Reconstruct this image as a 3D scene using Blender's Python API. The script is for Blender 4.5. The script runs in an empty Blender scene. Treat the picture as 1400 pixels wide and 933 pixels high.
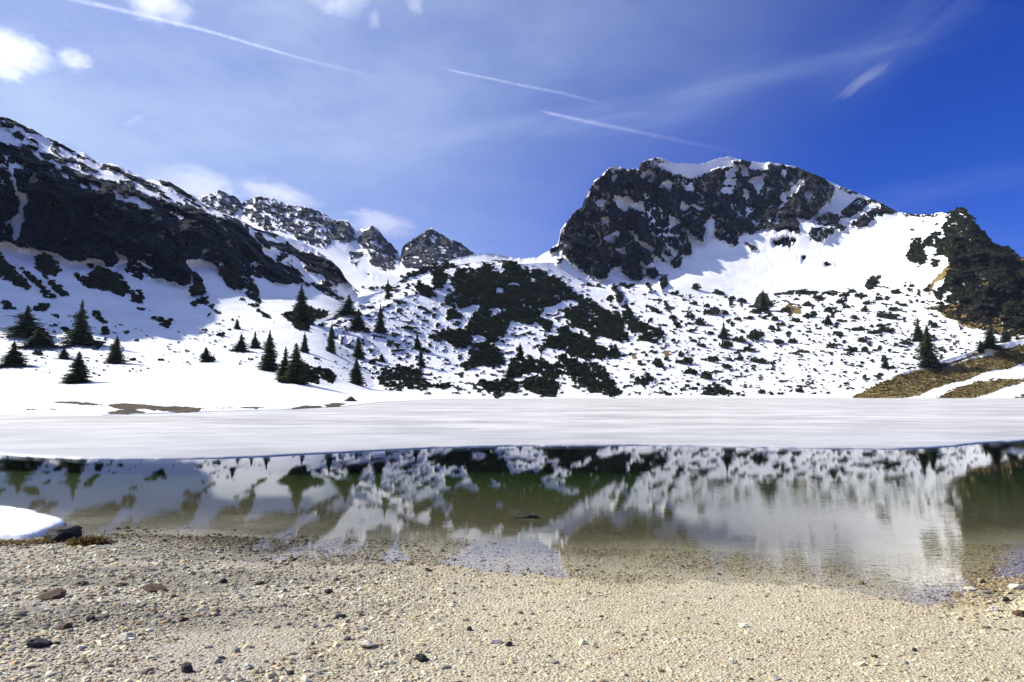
import bpy, math, random
import numpy as np

random.seed(7)
rng = np.random.default_rng(11)
sc = bpy.context.scene
COL = sc.collection
R = math.radians

# ------------------------------------------------------------------ camera, sky, sun, exposure
W, H = 1400.0, 933.0
F = 929.0                       # focal length in photo pixels
HOR = 540.0                     # row of the horizon
CAMZ = 1.7
PITCH = math.atan((HOR - H / 2) / F)
cam_d = bpy.data.cameras.new('camera')
cam = bpy.data.objects.new('camera', cam_d)
COL.objects.link(cam)
cam_d.sensor_width = 36.0
cam_d.lens = 36.0 * F / W
cam_d.clip_start = 0.05
cam_d.clip_end = 200000
cam.location = (0, 0, CAMZ)
cam.rotation_euler = (math.pi / 2 + PITCH, 0, 0)
sc.camera = cam

SUN_AZ = R(-78)                 # left of the view direction (+Y)
SUN_EL = R(37.5)
SUNV = (math.sin(SUN_AZ) * math.cos(SUN_EL), math.cos(SUN_AZ) * math.cos(SUN_EL), math.sin(SUN_EL))
sun_d = bpy.data.lights.new('sun', 'SUN')
sun_d.energy = 5.0
sun_d.angle = R(0.53)
sun_d.color = (1.0, 0.955, 0.88)
sun = bpy.data.objects.new('sun', sun_d)
COL.objects.link(sun)
from mathutils import Vector
sun.rotation_euler = Vector(SUNV).to_track_quat('Z', 'Y').to_euler()
sun.location = (-60, 40, 80)

sc.view_settings.view_transform = 'Standard'
sc.view_settings.look = 'None'
sc.view_settings.exposure = 0.55
sc.view_settings.gamma = 1.0
sc.view_settings.use_curve_mapping = False
sc.cycles.use_denoising = True
sc.cycles.max_bounces = 8
sc.cycles.transparent_max_bounces = 16
sc.cycles.volume_bounces = 6
sc.cycles.caustics_reflective = False
sc.cycles.caustics_refractive = False


class NT:
    """small helper for node trees"""
    def __init__(self, tree):
        self.t = tree
        self.n = tree.nodes
        self.l = tree.links

    def node(self, typ, **kw):
        nd = self.n.new(typ)
        for k, v in kw.items():
            setattr(nd, k, v)
        return nd

    def put(self, sock, v):
        if hasattr(v, 'is_linked') or isinstance(v, bpy.types.NodeSocket):
            self.l.new(v, sock)
        elif isinstance(v, (tuple, list)) and sock.type == 'RGBA' and len(v) == 3:
            sock.default_value = (*v, 1)
        else:
            sock.default_value = v

    def math(self, op, a, b=0.0, c=0.0, clamp=False):
        nd = self.node('ShaderNodeMath', operation=op, use_clamp=clamp)
        self.put(nd.inputs[0], a)
        self.put(nd.inputs[1], b)
        self.put(nd.inputs[2], c)
        return nd.outputs[0]

    def vmath(self, op, a, b=(0, 0, 0)):
        nd = self.node('ShaderNodeVectorMath', operation=op)
        self.put(nd.inputs[0], a)
        self.put(nd.inputs[1], b)
        return nd.outputs[1] if op in ('DOT_PRODUCT', 'LENGTH') else nd.outputs[0]

    def range(self, v, a, b, c=0.0, d=1.0, smooth=True):
        nd = self.node('ShaderNodeMapRange', interpolation_type='SMOOTHSTEP' if smooth else 'LINEAR')
        self.put(nd.inputs[0], v)
        for i, x in enumerate((a, b, c, d)):
            nd.inputs[i + 1].default_value = x
        return nd.outputs[0]

    def mix(self, f, a, b):
        nd = self.node('ShaderNodeMix', data_type='RGBA')
        self.put(nd.inputs[0], f)
        self.put(nd.inputs[6], a)
        self.put(nd.inputs[7], b)
        return nd.outputs[2]

    def noise(self, vec, scale, detail=4.0, rough=0.55, dist=0.0):
        nd = self.node('ShaderNodeTexNoise')
        self.put(nd.inputs['Vector'], vec)
        nd.inputs['Scale'].default_value = scale
        nd.inputs['Detail'].default_value = detail
        nd.inputs['Roughness'].default_value = rough
        nd.inputs['Distortion'].default_value = dist
        return nd.outputs[0]

    def mapping(self, vec, scale=(1, 1, 1), rot=(0, 0, 0), loc=(0, 0, 0)):
        nd = self.node('ShaderNodeMapping')
        self.put(nd.inputs[0], vec)
        nd.inputs[1].default_value = loc
        nd.inputs[2].default_value = rot
        nd.inputs[3].default_value = scale
        return nd.outputs[0]

    def bump(self, height, strength=0.5, dist=1.0):
        nd = self.node('ShaderNodeBump')
        nd.inputs['Strength'].default_value = strength
        nd.inputs['Distance'].default_value = dist
        self.put(nd.inputs['Height'], height)
        return nd.outputs[0]

    def sep(self, v):
        nd = self.node('ShaderNodeSeparateXYZ')
        self.put(nd.inputs[0], v)
        return nd.outputs

    def comb(self, x, y, z):
        nd = self.node('ShaderNodeCombineXYZ')
        for i, v in enumerate((x, y, z)):
            self.put(nd.inputs[i], v)
        return nd.outputs[0]


# ------------------------------------------------------------------ sky
world = bpy.data.worlds.new('World')
sc.world = world
world.use_nodes = True
wt = NT(world.node_tree)
wt.n.clear()
sky = wt.node('ShaderNodeTexSky', sky_type='NISHITA')
sky.sun_disc = False
sky.sun_elevation = SUN_EL
sky.sun_rotation = SUN_AZ
sky.altitude = 1800
sky.air_density = 1.0
sky.dust_density = 1.2
sky.ozone_density = 4.0
hs = wt.node('ShaderNodeHueSaturation')
hs.inputs['Hue'].default_value = 0.515
hs.inputs['Saturation'].default_value = 1.4
hs.inputs['Value'].default_value = 0.90
wt.l.new(sky.outputs[0], hs.inputs['Color'])
tint = wt.node('ShaderNodeMix', data_type='RGBA', blend_type='MULTIPLY')
tint.inputs[0].default_value = 1.0
wt.l.new(hs.outputs[0], tint.inputs[6])
tint.inputs[7].default_value = (1.04, 0.955, 1.72, 1)
tc = wt.node('ShaderNodeTexCoord')
d = tc.outputs['Generated']
sx, sy, sz = wt.sep(d)
ysafe = wt.math('MAXIMUM', sy, 0.02)
u = wt.math('DIVIDE', sx, ysafe)              # gnomonic about north: straight streaks stay straight
v = wt.math('DIVIDE', sz, ysafe)
uv = wt.comb(u, v, 0.0)


def streak(x0, y0, x1, y1, width, amount, nscale=(3, 30), soft=0.5):
    """thin high cloud lying along a great circle of the sky (photo pixels only give its direction)"""
    def g(px, py):
        a, b = (px - 700) / F, (466.5 - py) / F
        yy = math.cos(PITCH) - b * math.sin(PITCH)
        zz = math.sin(PITCH) + b * math.cos(PITCH)
        return a / yy, zz / yy
    ax, ay = g(x0, y0)
    bx, by = g(x1, y1)
    L = math.hypot(bx - ax, by - ay)
    ang = math.atan2(by - ay, bx - ax)
    ca, sa = math.cos(ang), math.sin(ang)
    du = wt.math('SUBTRACT', u, ax)
    dv = wt.math('SUBTRACT', v, ay)
    t = wt.math('ADD', wt.math('MULTIPLY', du, ca), wt.math('MULTIPLY', dv, sa))
    s = wt.math('SUBTRACT', wt.math('MULTIPLY', dv, ca), wt.math('MULTIPLY', du, sa))
    nn = wt.noise(wt.comb(wt.math('MULTIPLY', t, nscale[0]), wt.math('MULTIPLY', s, nscale[1]), ax * 7), 1.0, 5, 0.6)
    wob = wt.math('MULTIPLY', wt.math('SUBTRACT', wt.noise(wt.comb(wt.math('MULTIPLY', t, 4.0), ay * 9, 0), 1.0, 3), 0.5), width * 0.9)
    s2 = wt.math('ABSOLUTE', wt.math('ADD', s, wob))
    fs = wt.range(s2, 0.0, width, 1.0, 0.0)
    ft = wt.math('MULTIPLY', wt.range(t, -L * soft * 0.5, L * soft * 0.5, 0, 1), wt.range(t, L * (1 - soft * 0.5), L * (1 + soft * 0.5), 1, 0))
    return wt.math('MULTIPLY', wt.math('MULTIPLY', fs, ft), wt.math('MULTIPLY', wt.range(nn, 0.25, 0.8), amount))


streaks = [streak(560, 208, 960, 138, 0.040, 0.17), streak(860, 152, 1300, 40, 0.045, 0.17, (3, 22)),
           streak(1150, 120, 1360, -60, 0.06, 0.11), streak(1200, 275, 1420, 235, 0.03, 0.11),
           streak(690, 60, 760, 30, 0.10, 0.10, (3, 5), 1.0), streak(300, 205, 520, 195, 0.04, 0.10),
           streak(1100, 255, 1400, 330, 0.02, 0.05), streak(600, 380, 980, 120, 0.05, 0.04, (4, 10))]
cir = streaks[0]
for s_ in streaks[1:]:
    cir = wt.math('ADD', cir, s_)
# veil of thin cloud round the sun side
sund = wt.vmath('DOT_PRODUCT', d, SUNV)
veil = wt.math('MULTIPLY', wt.range(sund, -0.06, 0.80), wt.range(wt.noise(wt.mapping(d, (2, 2, 5)), 1.5, 5, 0.6), 0.2, 0.75, 0.55, 1.0))
cir = wt.math('ADD', cir, wt.math('MULTIPLY', veil, 0.92), clamp=True)
wcol = wt.mix(cir, tint.outputs[2], (6.7, 8.3, 11.2))
bg = wt.node('ShaderNodeBackground')
wt.l.new(wcol, bg.inputs['Color'])
bg.inputs['Strength'].default_value = 0.060
wo = wt.node('ShaderNodeOutputWorld')
wt.l.new(bg.outputs[0], wo.inputs['Surface'])


# ------------------------------------------------------------------ numpy helpers
def hash3(ix, iy, iz, seed):
    h = (ix.astype(np.int64) * 374761393 + iy.astype(np.int64) * 668265263 + iz.astype(np.int64) * 2147483647 + seed * 974634777) & 0xFFFFFFFF
    h = ((h ^ (h >> 13)) * 1274126177) & 0xFFFFFFFF
    h = ((h ^ (h >> 16)) * 2246822519) & 0xFFFFFFFF
    return ((h ^ (h >> 15)) & 0xFFFFFF) / float(0xFFFFFF)


def vnoise(p, seed=0):
    f = np.floor(p)
    t = p - f
    i = f.astype(np.int64)
    t = t * t * t * (t * (t * 6 - 15) + 10)
    out = 0
    for dx in (0, 1):
        wx = t[:, 0] if dx else 1 - t[:, 0]
        for dy in (0, 1):
            wy = t[:, 1] if dy else 1 - t[:, 1]
            for dz in (0, 1):
                wz = t[:, 2] if dz else 1 - t[:, 2]
                out = out + wx * wy * wz * hash3(i[:, 0] + dx, i[:, 1] + dy, i[:, 2] + dz, seed)
    return out


def fbm(p, octs=5, seed=0, gain=0.5, ridged=False):
    a, s, tot, q = 1.0, 0.0, 0.0, p.copy()
    for k in range(octs):
        n = vnoise(q, seed + k * 17)
        if ridged:
            n = 1 - np.abs(2 * n - 1)
        s = s + a * n
        tot += a
        a *= gain
        q = q * 2.03 + 13.7
    return s / tot


def noise2(px, py, sx_, sy_, ang=0.0, octs=4, seed=0, gain=0.5):
    ca, sa = math.cos(ang), math.sin(ang)
    x = (px * ca + py * sa) / sx_
    y = (-px * sa + py * ca) / sy_
    return fbm(np.stack([x, y, np.full_like(x, seed * 3.1)], 1), octs, seed, gain)


def sdpoly(px, py, poly, pad=14.0):
    """signed distance in pixels, positive inside; -pad far away"""
    P = np.asarray(poly, float)
    out = np.full(px.shape, -pad)
    sel = np.where((px > P[:, 0].min() - pad) & (px < P[:, 0].max() + pad) & (py > P[:, 1].min() - pad) & (py < P[:, 1].max() + pad))[0]
    if len(sel) == 0:
        return out
    x, y = px[sel], py[sel]
    best = np.full(x.shape, 1e18)
    ins = np.zeros(x.shape, bool)
    for k in range(len(P)):
        x0, y0 = P[k]
        x1, y1 = P[(k + 1) % len(P)]
        ex, ey = x1 - x0, y1 - y0
        l2 = ex * ex + ey * ey + 1e-12
        t = np.clip(((x - x0) * ex + (y - y0) * ey) / l2, 0, 1)
        best = np.minimum(best, (x - x0 - t * ex) ** 2 + (y - y0 - t * ey) ** 2)
        c = ((y0 <= y) != (y1 <= y))
        if abs(ey) > 1e-9:
            ins ^= c & (x < x0 + (y - y0) / ey * ex)
    dd = np.sqrt(best)
    out[sel] = np.where(ins, dd, -np.minimum(dd, pad))
    return out


def rays(px, py):
    """world direction with y = 1 for a pixel of the photograph"""
    a = (np.asarray(px, float) - W / 2) / F
    b = (H / 2 - np.asarray(py, float)) / F
    y = math.cos(PITCH) - b * math.sin(PITCH)
    z = math.sin(PITCH) + b * math.cos(PITCH)
    return a / y, z / y


def on_z(px, py, z=0.0):
    rx, rz = rays(px, py)
    D = (z - CAMZ) / rz
    return rx * D, D


def new_obj(name, verts, faces, mat=None, parent=None, smooth=True, attrs=None):
    """faces: (n,3) or (n,4) integer array, or list of lists"""
    me = bpy.data.meshes.new(name)
    verts = np.asarray(verts, np.float32)
    if isinstance(faces, np.ndarray):
        nf, k = faces.shape
        me.vertices.add(len(verts))
        me.vertices.foreach_set('co', verts.ravel())
        me.loops.add(nf * k)
        me.loops.foreach_set('vertex_index', faces.astype(np.int32).ravel())
        me.polygons.add(nf)
        me.polygons.foreach_set('loop_start', np.arange(0, nf * k, k, dtype=np.int32))
        me.update(calc_edges=True)
    else:
        me.from_pydata(verts.tolist(), [], faces)
        me.update()
    me.validate()
    me.polygons.foreach_set('use_smooth', np.full(len(me.polygons), smooth))
    for an, arr in (attrs or {}).items():
        arr = np.asarray(arr, np.float32)
        if arr.ndim == 1:
            at = me.attributes.new(an, 'FLOAT', 'POINT')
            at.data.foreach_set('value', arr)
        else:
            at = me.attributes.new(an, 'FLOAT_COLOR', 'POINT')
            if arr.shape[1] == 3:
                arr = np.concatenate([arr, np.ones((len(arr), 1), np.float32)], 1)
            at.data.foreach_set('color', arr.ravel())
    if mat:
        me.materials.append(mat)
    o = bpy.data.objects.new(name, me)
    COL.objects.link(o)
    if parent:
        o.parent = parent
    return o


def tag(o, label=None, cat=None, group=None, kind=None):
    if label:
        o['label'] = label
    if cat:
        o['category'] = cat
    if group:
        o['group'] = group
    if kind:
        o['kind'] = kind
    return o


def grid_faces(nr, nc):
    i = np.arange(nr - 1)[:, None] * nc + np.arange(nc - 1)[None, :]
    return np.stack([i, i + 1, i + nc + 1, i + nc], -1).reshape(-1, 4)


def material(name):
    m = bpy.data.materials.new(name)
    m.use_nodes = True
    t = NT(m.node_tree)
    t.n.clear()
    out = t.node('ShaderNodeOutputMaterial')
    return m, t, out


def principled(t, out, color, rough=0.8, spec=0.2, normal=None):
    b = t.node('ShaderNodeBsdfPrincipled')
    t.put(b.inputs['Base Color'], color)
    t.put(b.inputs['Roughness'], rough)
    b.inputs['Specular IOR Level'].default_value = spec
    if normal is not None:
        t.l.new(normal, b.inputs['Normal'])
    t.l.new(b.outputs[0], out.inputs['Surface'])
    return b


# ------------------------------------------------------------------ materials
def terrain_material(name, rock_a, rock_b, k=1.0, ga=(0.115, 0.075, 0.028), gb=(0.27, 0.20, 0.075)):
    m, t, out = material(name)
    at = t.node('ShaderNodeAttribute', attribute_name='cover')
    sepc = t.node('ShaderNodeSeparateColor')
    t.l.new(at.outputs['Color'], sepc.inputs[0])
    rk, sb, gr = sepc.outputs[0], sepc.outputs[1], sepc.outputs[2]
    pos = t.node('ShaderNodeNewGeometry').outputs['Position']
    n1 = t.noise(pos, 0.16 * k, 7, 0.62)
    n2 = t.noise(pos, 0.035 * k, 6, 0.6)
    n3 = t.noise(t.mapping(pos, (1, 1, 0.28)), 0.11 * k, 9, 0.72)
    jit = t.math('MULTIPLY', t.math('SUBTRACT', n1, 0.5), 1.7)
    f_r = t.range(t.math('ADD', rk, jit), -0.14, 0.14)
    f_s = t.range(t.math('ADD', sb, jit), -0.14, 0.14)
    f_g = t.range(t.math('ADD', gr, t.math('MULTIPLY', jit, 0.7)), -0.14, 0.14)
    snow = t.mix(t.range(n2, 0.35, 0.7), (0.87, 0.87, 0.865), (0.77, 0.775, 0.785))
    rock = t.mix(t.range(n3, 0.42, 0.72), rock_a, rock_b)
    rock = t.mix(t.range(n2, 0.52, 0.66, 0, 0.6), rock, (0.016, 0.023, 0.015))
    scrub = t.mix(t.range(n1, 0.35, 0.7), (0.008, 0.013, 0.007), (0.030, 0.036, 0.016))
    grass = t.mix(t.range(n1, 0.3, 0.7), ga, gb)
    grass = t.mix(t.range(n3, 0.55, 0.72, 0, 0.8), grass, (0.06, 0.05, 0.025))
    c = t.mix(f_g, snow, grass)
    c = t.mix(f_r, c, rock)
    c = t.mix(f_s, c, scrub)
    hgt = t.math('MULTIPLY', t.math('ADD', t.math('MULTIPLY', f_r, 3.0), 0.35), n3)
    hgt = t.math('ADD', hgt, t.math('MULTIPLY', f_s, t.math('MULTIPLY', n1, 2.5)))
    hgt = t.math('ADD', hgt, t.math('MULTIPLY', f_g, t.math('MULTIPLY', n1, 0.5)))
    nb = t.bump(hgt, 0.8, 3.0 / k)
    principled(t, out, c, 0.85, 0.12, nb)
    return m


M = {}
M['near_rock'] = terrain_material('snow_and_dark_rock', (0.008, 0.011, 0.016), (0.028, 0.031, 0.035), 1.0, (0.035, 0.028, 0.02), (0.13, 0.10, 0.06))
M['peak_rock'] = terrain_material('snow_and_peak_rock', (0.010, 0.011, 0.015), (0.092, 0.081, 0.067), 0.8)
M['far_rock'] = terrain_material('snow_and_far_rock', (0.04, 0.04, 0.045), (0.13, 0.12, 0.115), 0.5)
M['bank'] = terrain_material('snow_and_grass', (0.05, 0.045, 0.035), (0.12, 0.10, 0.08), 1.6, (0.075, 0.052, 0.02), (0.31, 0.24, 0.10))


def leaf_material(name, a, b, scale=0.5):
    m, t, out = material(name)
    pos = t.node('ShaderNodeNewGeometry').outputs['Position']
    n = t.noise(pos, scale, 3, 0.6)
    inf = t.node('ShaderNodeObjectInfo')
    f = t.math('ADD', t.range(n, 0.3, 0.7, 0, 0.75), t.math('MULTIPLY', inf.outputs['Random'], 0.25))
    principled(t, out, t.mix(f, a, b), 0.75, 0.15)
    return m


M['needle'] = leaf_material('spruce_needles', (0.026, 0.042, 0.018), (0.105, 0.130, 0.046))
M['scrub'] = leaf_material('mountain_pine_needles', (0.016, 0.025, 0.011), (0.072, 0.082, 0.032), 0.3)
M['dryscrub'] = leaf_material('brown_twigs', (0.035, 0.028, 0.016), (0.10, 0.075, 0.04), 0.3)
m, t, out = material('bark')
principled(t, out, t.mix(t.noise(t.node('ShaderNodeNewGeometry').outputs['Position'], 3.0, 4), (0.03, 0.022, 0.016), (0.10, 0.08, 0.06)), 0.9, 0.1)
M['bark'] = m

# ------------------------------------------------------------------ outlines read off the photograph
CROP = {'A': (0, 130), 'B': (0, 330), 'C': (330, 230), 'D': (330, 350), 'E': (580, 330), 'F': (740, 190), 'G': (1050, 190),
        'H': (880, 350), 'I': (1050, 400), 'J': (0, 540), 'K': (300, 540), 'P': None}


def P(crop, s):
    v_ = [float(a) for a in s.replace(',', ' ').split()]
    pts = list(zip(v_[0::2], v_[1::2]))
    if CROP[crop] is None:
        return pts
    ox, oy = CROP[crop]
    return [(ox + a / 4, oy + b / 4) for a, b in pts]


LEFT_ROCK = [P('P', '-320 90 -100 150 0 197 15 199 32 205 50 216 62 221 82 230 105 235 125 240 148 247 170 255 190 262 212 270 235 277 260 282 280 289 300 296 322 300 332 305 340 316 350 327'
               ' 358 337 363 350 392 362 412 377 418 385 395 390 375 387 352 380 345 376 341 384 335 395 320 396 310 387 300 370 295 362 277 355 252 355 262 367 277 382 280 395 260 402 260 390 240 386 220 382 207 379 197 375 192 384 180 379 172 370 175 357 165 355 157 364 147 365 140 357 122 352 110 356 95 355 72 346 55 342 32 340 15 332 0 330 -100 300 -320 270'),
             P('C', '60 350 100 345 130 395 210 405 290 440 400 470 480 495 530 530 570 590 585 635 520 635 440 585 380 565 330 515 250 465 190 435 130 425 80 385'),
             P('C', '290 300 330 320 320 340'), P('C', '480 670 510 680 560 720 530 715'), P('C', '570 620 640 640 700 655 760 650 720 670 640 660'),
             P('A', '60 200 100 195 130 230 120 255 90 240'), P('A', '100 160 200 190 215 215 150 205'), P('A', '210 310 280 320 300 355 240 350'),
             P('A', '320 330 420 350 440 380 340 370'), P('A', '560 380 640 385 670 430 620 425 560 400'), P('A', '0 140 60 160 80 185 20 175'),
             P('A', '690 430 760 460 800 490 720 470'), P('A', '850 465 930 470 1010 530 1080 575 1060 580 990 540 900 490'),
             P('A', '0 120 60 130 130 165 200 200 195 210 120 180 50 150 0 140'), P('A', '260 235 330 260 400 305 390 310 320 275')]
LEFT_SNOW = [P('A', '50 370 130 385 135 400 70 395 80 450 100 530 150 545 150 590 120 620 130 680 110 720 95 800 60 790 75 750 50 700 20 750 30 700 70 680 100 640 110 590 75 510 60 440'),
             P('A', '165 430 200 425 210 470 170 475'), P('A', '335 425 365 430 370 460 345 450'), P('A', '440 475 485 510 450 515'), P('A', '480 475 560 505 500 525'),
             P('A', '615 520 640 520 680 570 740 560 790 590 820 610 825 635 770 610 700 585 650 570'), P('A', '850 670 890 660 880 680'), P('A', '945 650 1000 670 990 682'),
             P('A', '1080 700 1105 715 1095 730'), P('A', '1140 660 1200 685 1190 695'), P('A', '1235 800 1270 790 1250 820'), P('A', '1155 850 1205 870 1190 885'),
             P('A', '390 445 420 455 410 470'), P('A', '300 370 420 400 520 435 500 440 400 420 310 390'),
             P('B', '620 45 690 85 690 105 660 95'), P('B', '800 70 840 78 820 88'), P('B', '740 100 780 115 830 150 800 140'), P('B', '1040 180 1060 190 1055 235 1045 230'),
             P('C', '120 440 180 450 250 510 240 525 150 480')]
LEFT_SCRUB = [P('B', '195 100 240 70 290 90 320 150 310 190 280 190 230 170 195 150'), P('B', '230 180 290 220 340 270 380 300 340 300 280 250'),
              P('B', '100 130 160 180 220 230 270 280 300 320 240 310 220 260 170 210'), P('B', '0 80 50 130 100 180 160 240 160 265 110 255 50 220 0 205 -80 180 -80 60'),
              P('B', '410 190 480 190 530 150 600 160 650 200 700 240 720 280 670 300 600 280 520 260 460 240'), P('B', '710 280 750 265 785 310 760 345 725 330'),
              P('B', '475 125 530 130 500 150'), P('B', '740 360 820 380 760 375'), P('B', '840 420 930 440 920 470 890 465 870 440'),
              P('B', '1040 340 1140 300 1140 340 1060 355'), P('B', '1110 350 1170 350 1160 370'), P('B', '1030 270 1080 250 1120 270 1110 300 1050 300'),
              P('B', '1200 160 1300 150 1320 190 1280 265 1240 240 1220 200'), P('B', '1300 310 1340 310 1345 335'), P('B', '1340 230 1400 230 1420 300 1360 300'),
              P('B', '1170 375 1210 385 1215 405 1190 395'), P('B', '1105 400 1150 395 1140 420'), P('B', '500 395 545 390 575 440 570 455 530 430'),
              P('B', '550 470 590 470 595 505 570 515'), P('B', '180 375 240 340 270 360 235 390'), P('B', '280 400 325 400 320 425'), P('B', '10 345 60 345 65 375 20 375'),
              P('B', '160 490 230 490 290 560 340 590 280 580 150 540'), P('B', '320 470 400 480 520 540 570 560 540 590 480 550 420 555 360 500'),
              P('D', '50 100 70 180 100 230 110 265 60 240 20 220 40 170'), P('D', '230 330 300 285 380 285 480 300 480 325 400 360 350 420 300 400 260 350'),
              P('D', '40 260 90 280 160 340 120 330'), P('D', '380 610 470 620 520 660 500 700 440 670'), P('D', '200 640 340 600 430 660 420 700 300 690 220 700')]
LEFT_BROWN = [P('J', '290 40 380 38 480 40 570 55 560 59 400 50'), P('J', '580 55 680 45 800 55 950 65 1100 72 1090 95 980 98 860 85 760 78 680 80 600 65'),
              P('J', '560 106 610 90 690 80 760 86 800 100 700 106'), P('J', '1100 75 1240 65 1400 70 1400 76 1240 72'), P('J', '110 79 240 77 380 80 260 86'),
              P('K', '0 70 130 65 260 70 100 76'), P('K', '370 75 450 60 560 65 550 76 400 81'), P('K', '560 55 620 45 700 48 640 70 590 70')]

FAR_ROCK = [P('C', '460 330 500 285 580 290 620 340 630 385 600 400 560 410 510 390 470 360'), P('C', '640 380 715 312 780 380 850 440 855 500 830 550 790 560 740 545 700 530 700 480 690 440 630 420'),
            P('C', '570 450 640 455 700 475 600 495'), P('C', '590 515 640 510 625 540'), P('C', '670 575 710 575 715 592'), P('C', '880 430 930 390 1010 340 1045 330 1120 370 1200 410 1280 465 1250 490 1130 510 1050 540 980 560 900 545 870 510'),
            P('C', '220 300 280 290 320 310 260 340 220 330'), P('C', '300 350 380 360 440 400 460 430 380 420 310 390'), P('C', '100 310 150 300 180 330 140 345'),
            P('C', '40 250 110 255 120 290 60 290'), P('C', '340 290 400 260 480 290 470 320 400 310 350 320'), P('C', '350 215 430 232 480 260 430 265 370 240')]
FAR_SNOW = [P('C', '620 410 690 440 690 470 650 455 610 430'), P('C', '1030 380 1060 400 1040 410'), P('C', '700 400 750 395 720 420')]

MAIN_ROCK = [P('F', '95 550 110 500 150 440 180 400 225 370 235 330 260 290 290 230 330 200 370 160 420 150 470 170 500 165 540 170 540 130 590 115 610 130 660 170 740 195 820 215 850 205 930 180 990 155 1030 160'
               ' 1060 140 1100 120 1120 160 1180 170 1230 172 1240 130 1300 140 1400 160 1460 175 1530 210 1580 240 1605 265 1600 310 1570 350 1520 390 1480 440 1450 452 1440 430 1400 430 1410 480 1415 510 1370 515 1340 500 1300 510 1270 480 1240 500 1200 490 1160 525 1110 510 1080 540'
               ' 1070 590 1030 575 980 550 940 535 950 490 940 420 930 390 920 440 880 465 900 500 880 560 840 545 800 490 790 520 820 590 825 630 790 640 760 610 775 660 760 700 735 710 690 680 640 650 610 630 620 680 580 690 530 660 560 750 555 780 500 770 450 740 430 700 385 710 370 760 300 765 265 745 230 720 170 690 130 650 115 620 140 570'),
             P('F', '1040 122 1085 132 1060 150'), P('F', '1100 120 1145 122 1140 165 1110 155'), P('F', '620 102 690 122 650 130'),
             P('G', '220 540 230 480 280 485 360 485 365 510 330 540 290 565'), P('G', '240 460 270 420 340 400 420 420 380 460 300 480'), P('G', '400 400 430 370 490 325 570 330 560 360 530 380 480 410 430 440 400 420'),
             P('G', '370 480 470 455 520 410 560 390 600 370 680 380 710 400 650 410 600 430 560 460 520 485 450 480 400 510'), P('G', '25 565 60 555 110 535 150 555 140 585 70 595 30 585'),
             P('G', '570 330 640 358 700 385 690 395 620 372'), P('G', '730 412 780 402 850 418 920 402 935 410 900 428 800 425'), P('G', '370 245 440 275 490 292 485 302 430 290'),
             P('G', '830 440 870 446 850 462'), P('G', '895 478 925 462 910 488'), P('G', '780 497 796 495 790 505'), P('G', '175 640 207 645 195 662'), P('G', '305 675 350 688 325 694'),
             P('F', '1115 568 1150 578 1182 605 1150 602'), P('F', '565 710 610 705 650 735 620 765 580 745'), P('F', '80 655 120 650 115 685 90 685'), P('F', '50 610 110 570 120 585 60 635'),
             P('F', '375 800 400 795 430 840 445 890 425 900 395 850'), P('F', '575 785 595 790 598 822 580 815'), P('F', '655 745 690 745 680 775 660 825 650 800')]
MAIN_SNOW = [P('F', '400 310 440 320 480 320 510 350 560 350 560 390 520 385 480 375 455 400 420 370'), P('F', '310 345 355 340 320 375'), P('F', '545 210 560 185 600 185 560 215'), P('F', '575 235 620 190 595 240'),
             P('F', '690 220 715 235 700 275 675 265 640 265'), P('F', '790 260 820 245 830 265 795 278'), P('F', '1010 180 1070 155 1050 200 1020 215'), P('F', '1000 230 1065 225 1050 250 1010 245'),
             P('F', '1000 265 1040 265 1045 290 985 290 970 300'), P('F', '1145 230 1200 200 1215 240 1190 300 1170 270'), P('F', '1120 270 1135 290 1120 330 1105 300'), P('F', '1210 190 1235 185 1215 207'),
             P('F', '1125 375 1145 405 1120 395'), P('F', '1160 455 1185 465 1170 480'), P('F', '770 348 800 370 775 387'), P('F', '830 362 880 385 850 382'), P('F', '700 430 730 430 740 470 705 490'), P('F', '345 545 415 510 422 520 365 560'),
             P('F', '410 600 450 602 455 625 430 615'), P('F', '325 430 360 440 340 455'), P('F', '500 510 535 560 510 565'), P('F', '530 560 570 570 600 600 560 592'), P('F', '680 580 740 615 730 635'),
             P('F', '665 640 720 655 680 665'), P('F', '720 525 745 530 730 540'), P('F', '290 260 312 262 300 270'), P('F', '390 210 412 195 400 225'), P('F', '1090 140 1110 150 1130 200 1100 190'),
             P('G', '108 300 210 200 217 215 150 280 115 303'), P('G', '75 310 100 300 106 340 85 352'), P('G', '205 300 248 283 220 335'), P('G', '290 450 330 440 300 465'),
             P('G', '0 265 20 262 0 280'), P('F', '740 450 770 460 750 470'), P('F', '610 430 625 430 620 455')]
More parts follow.
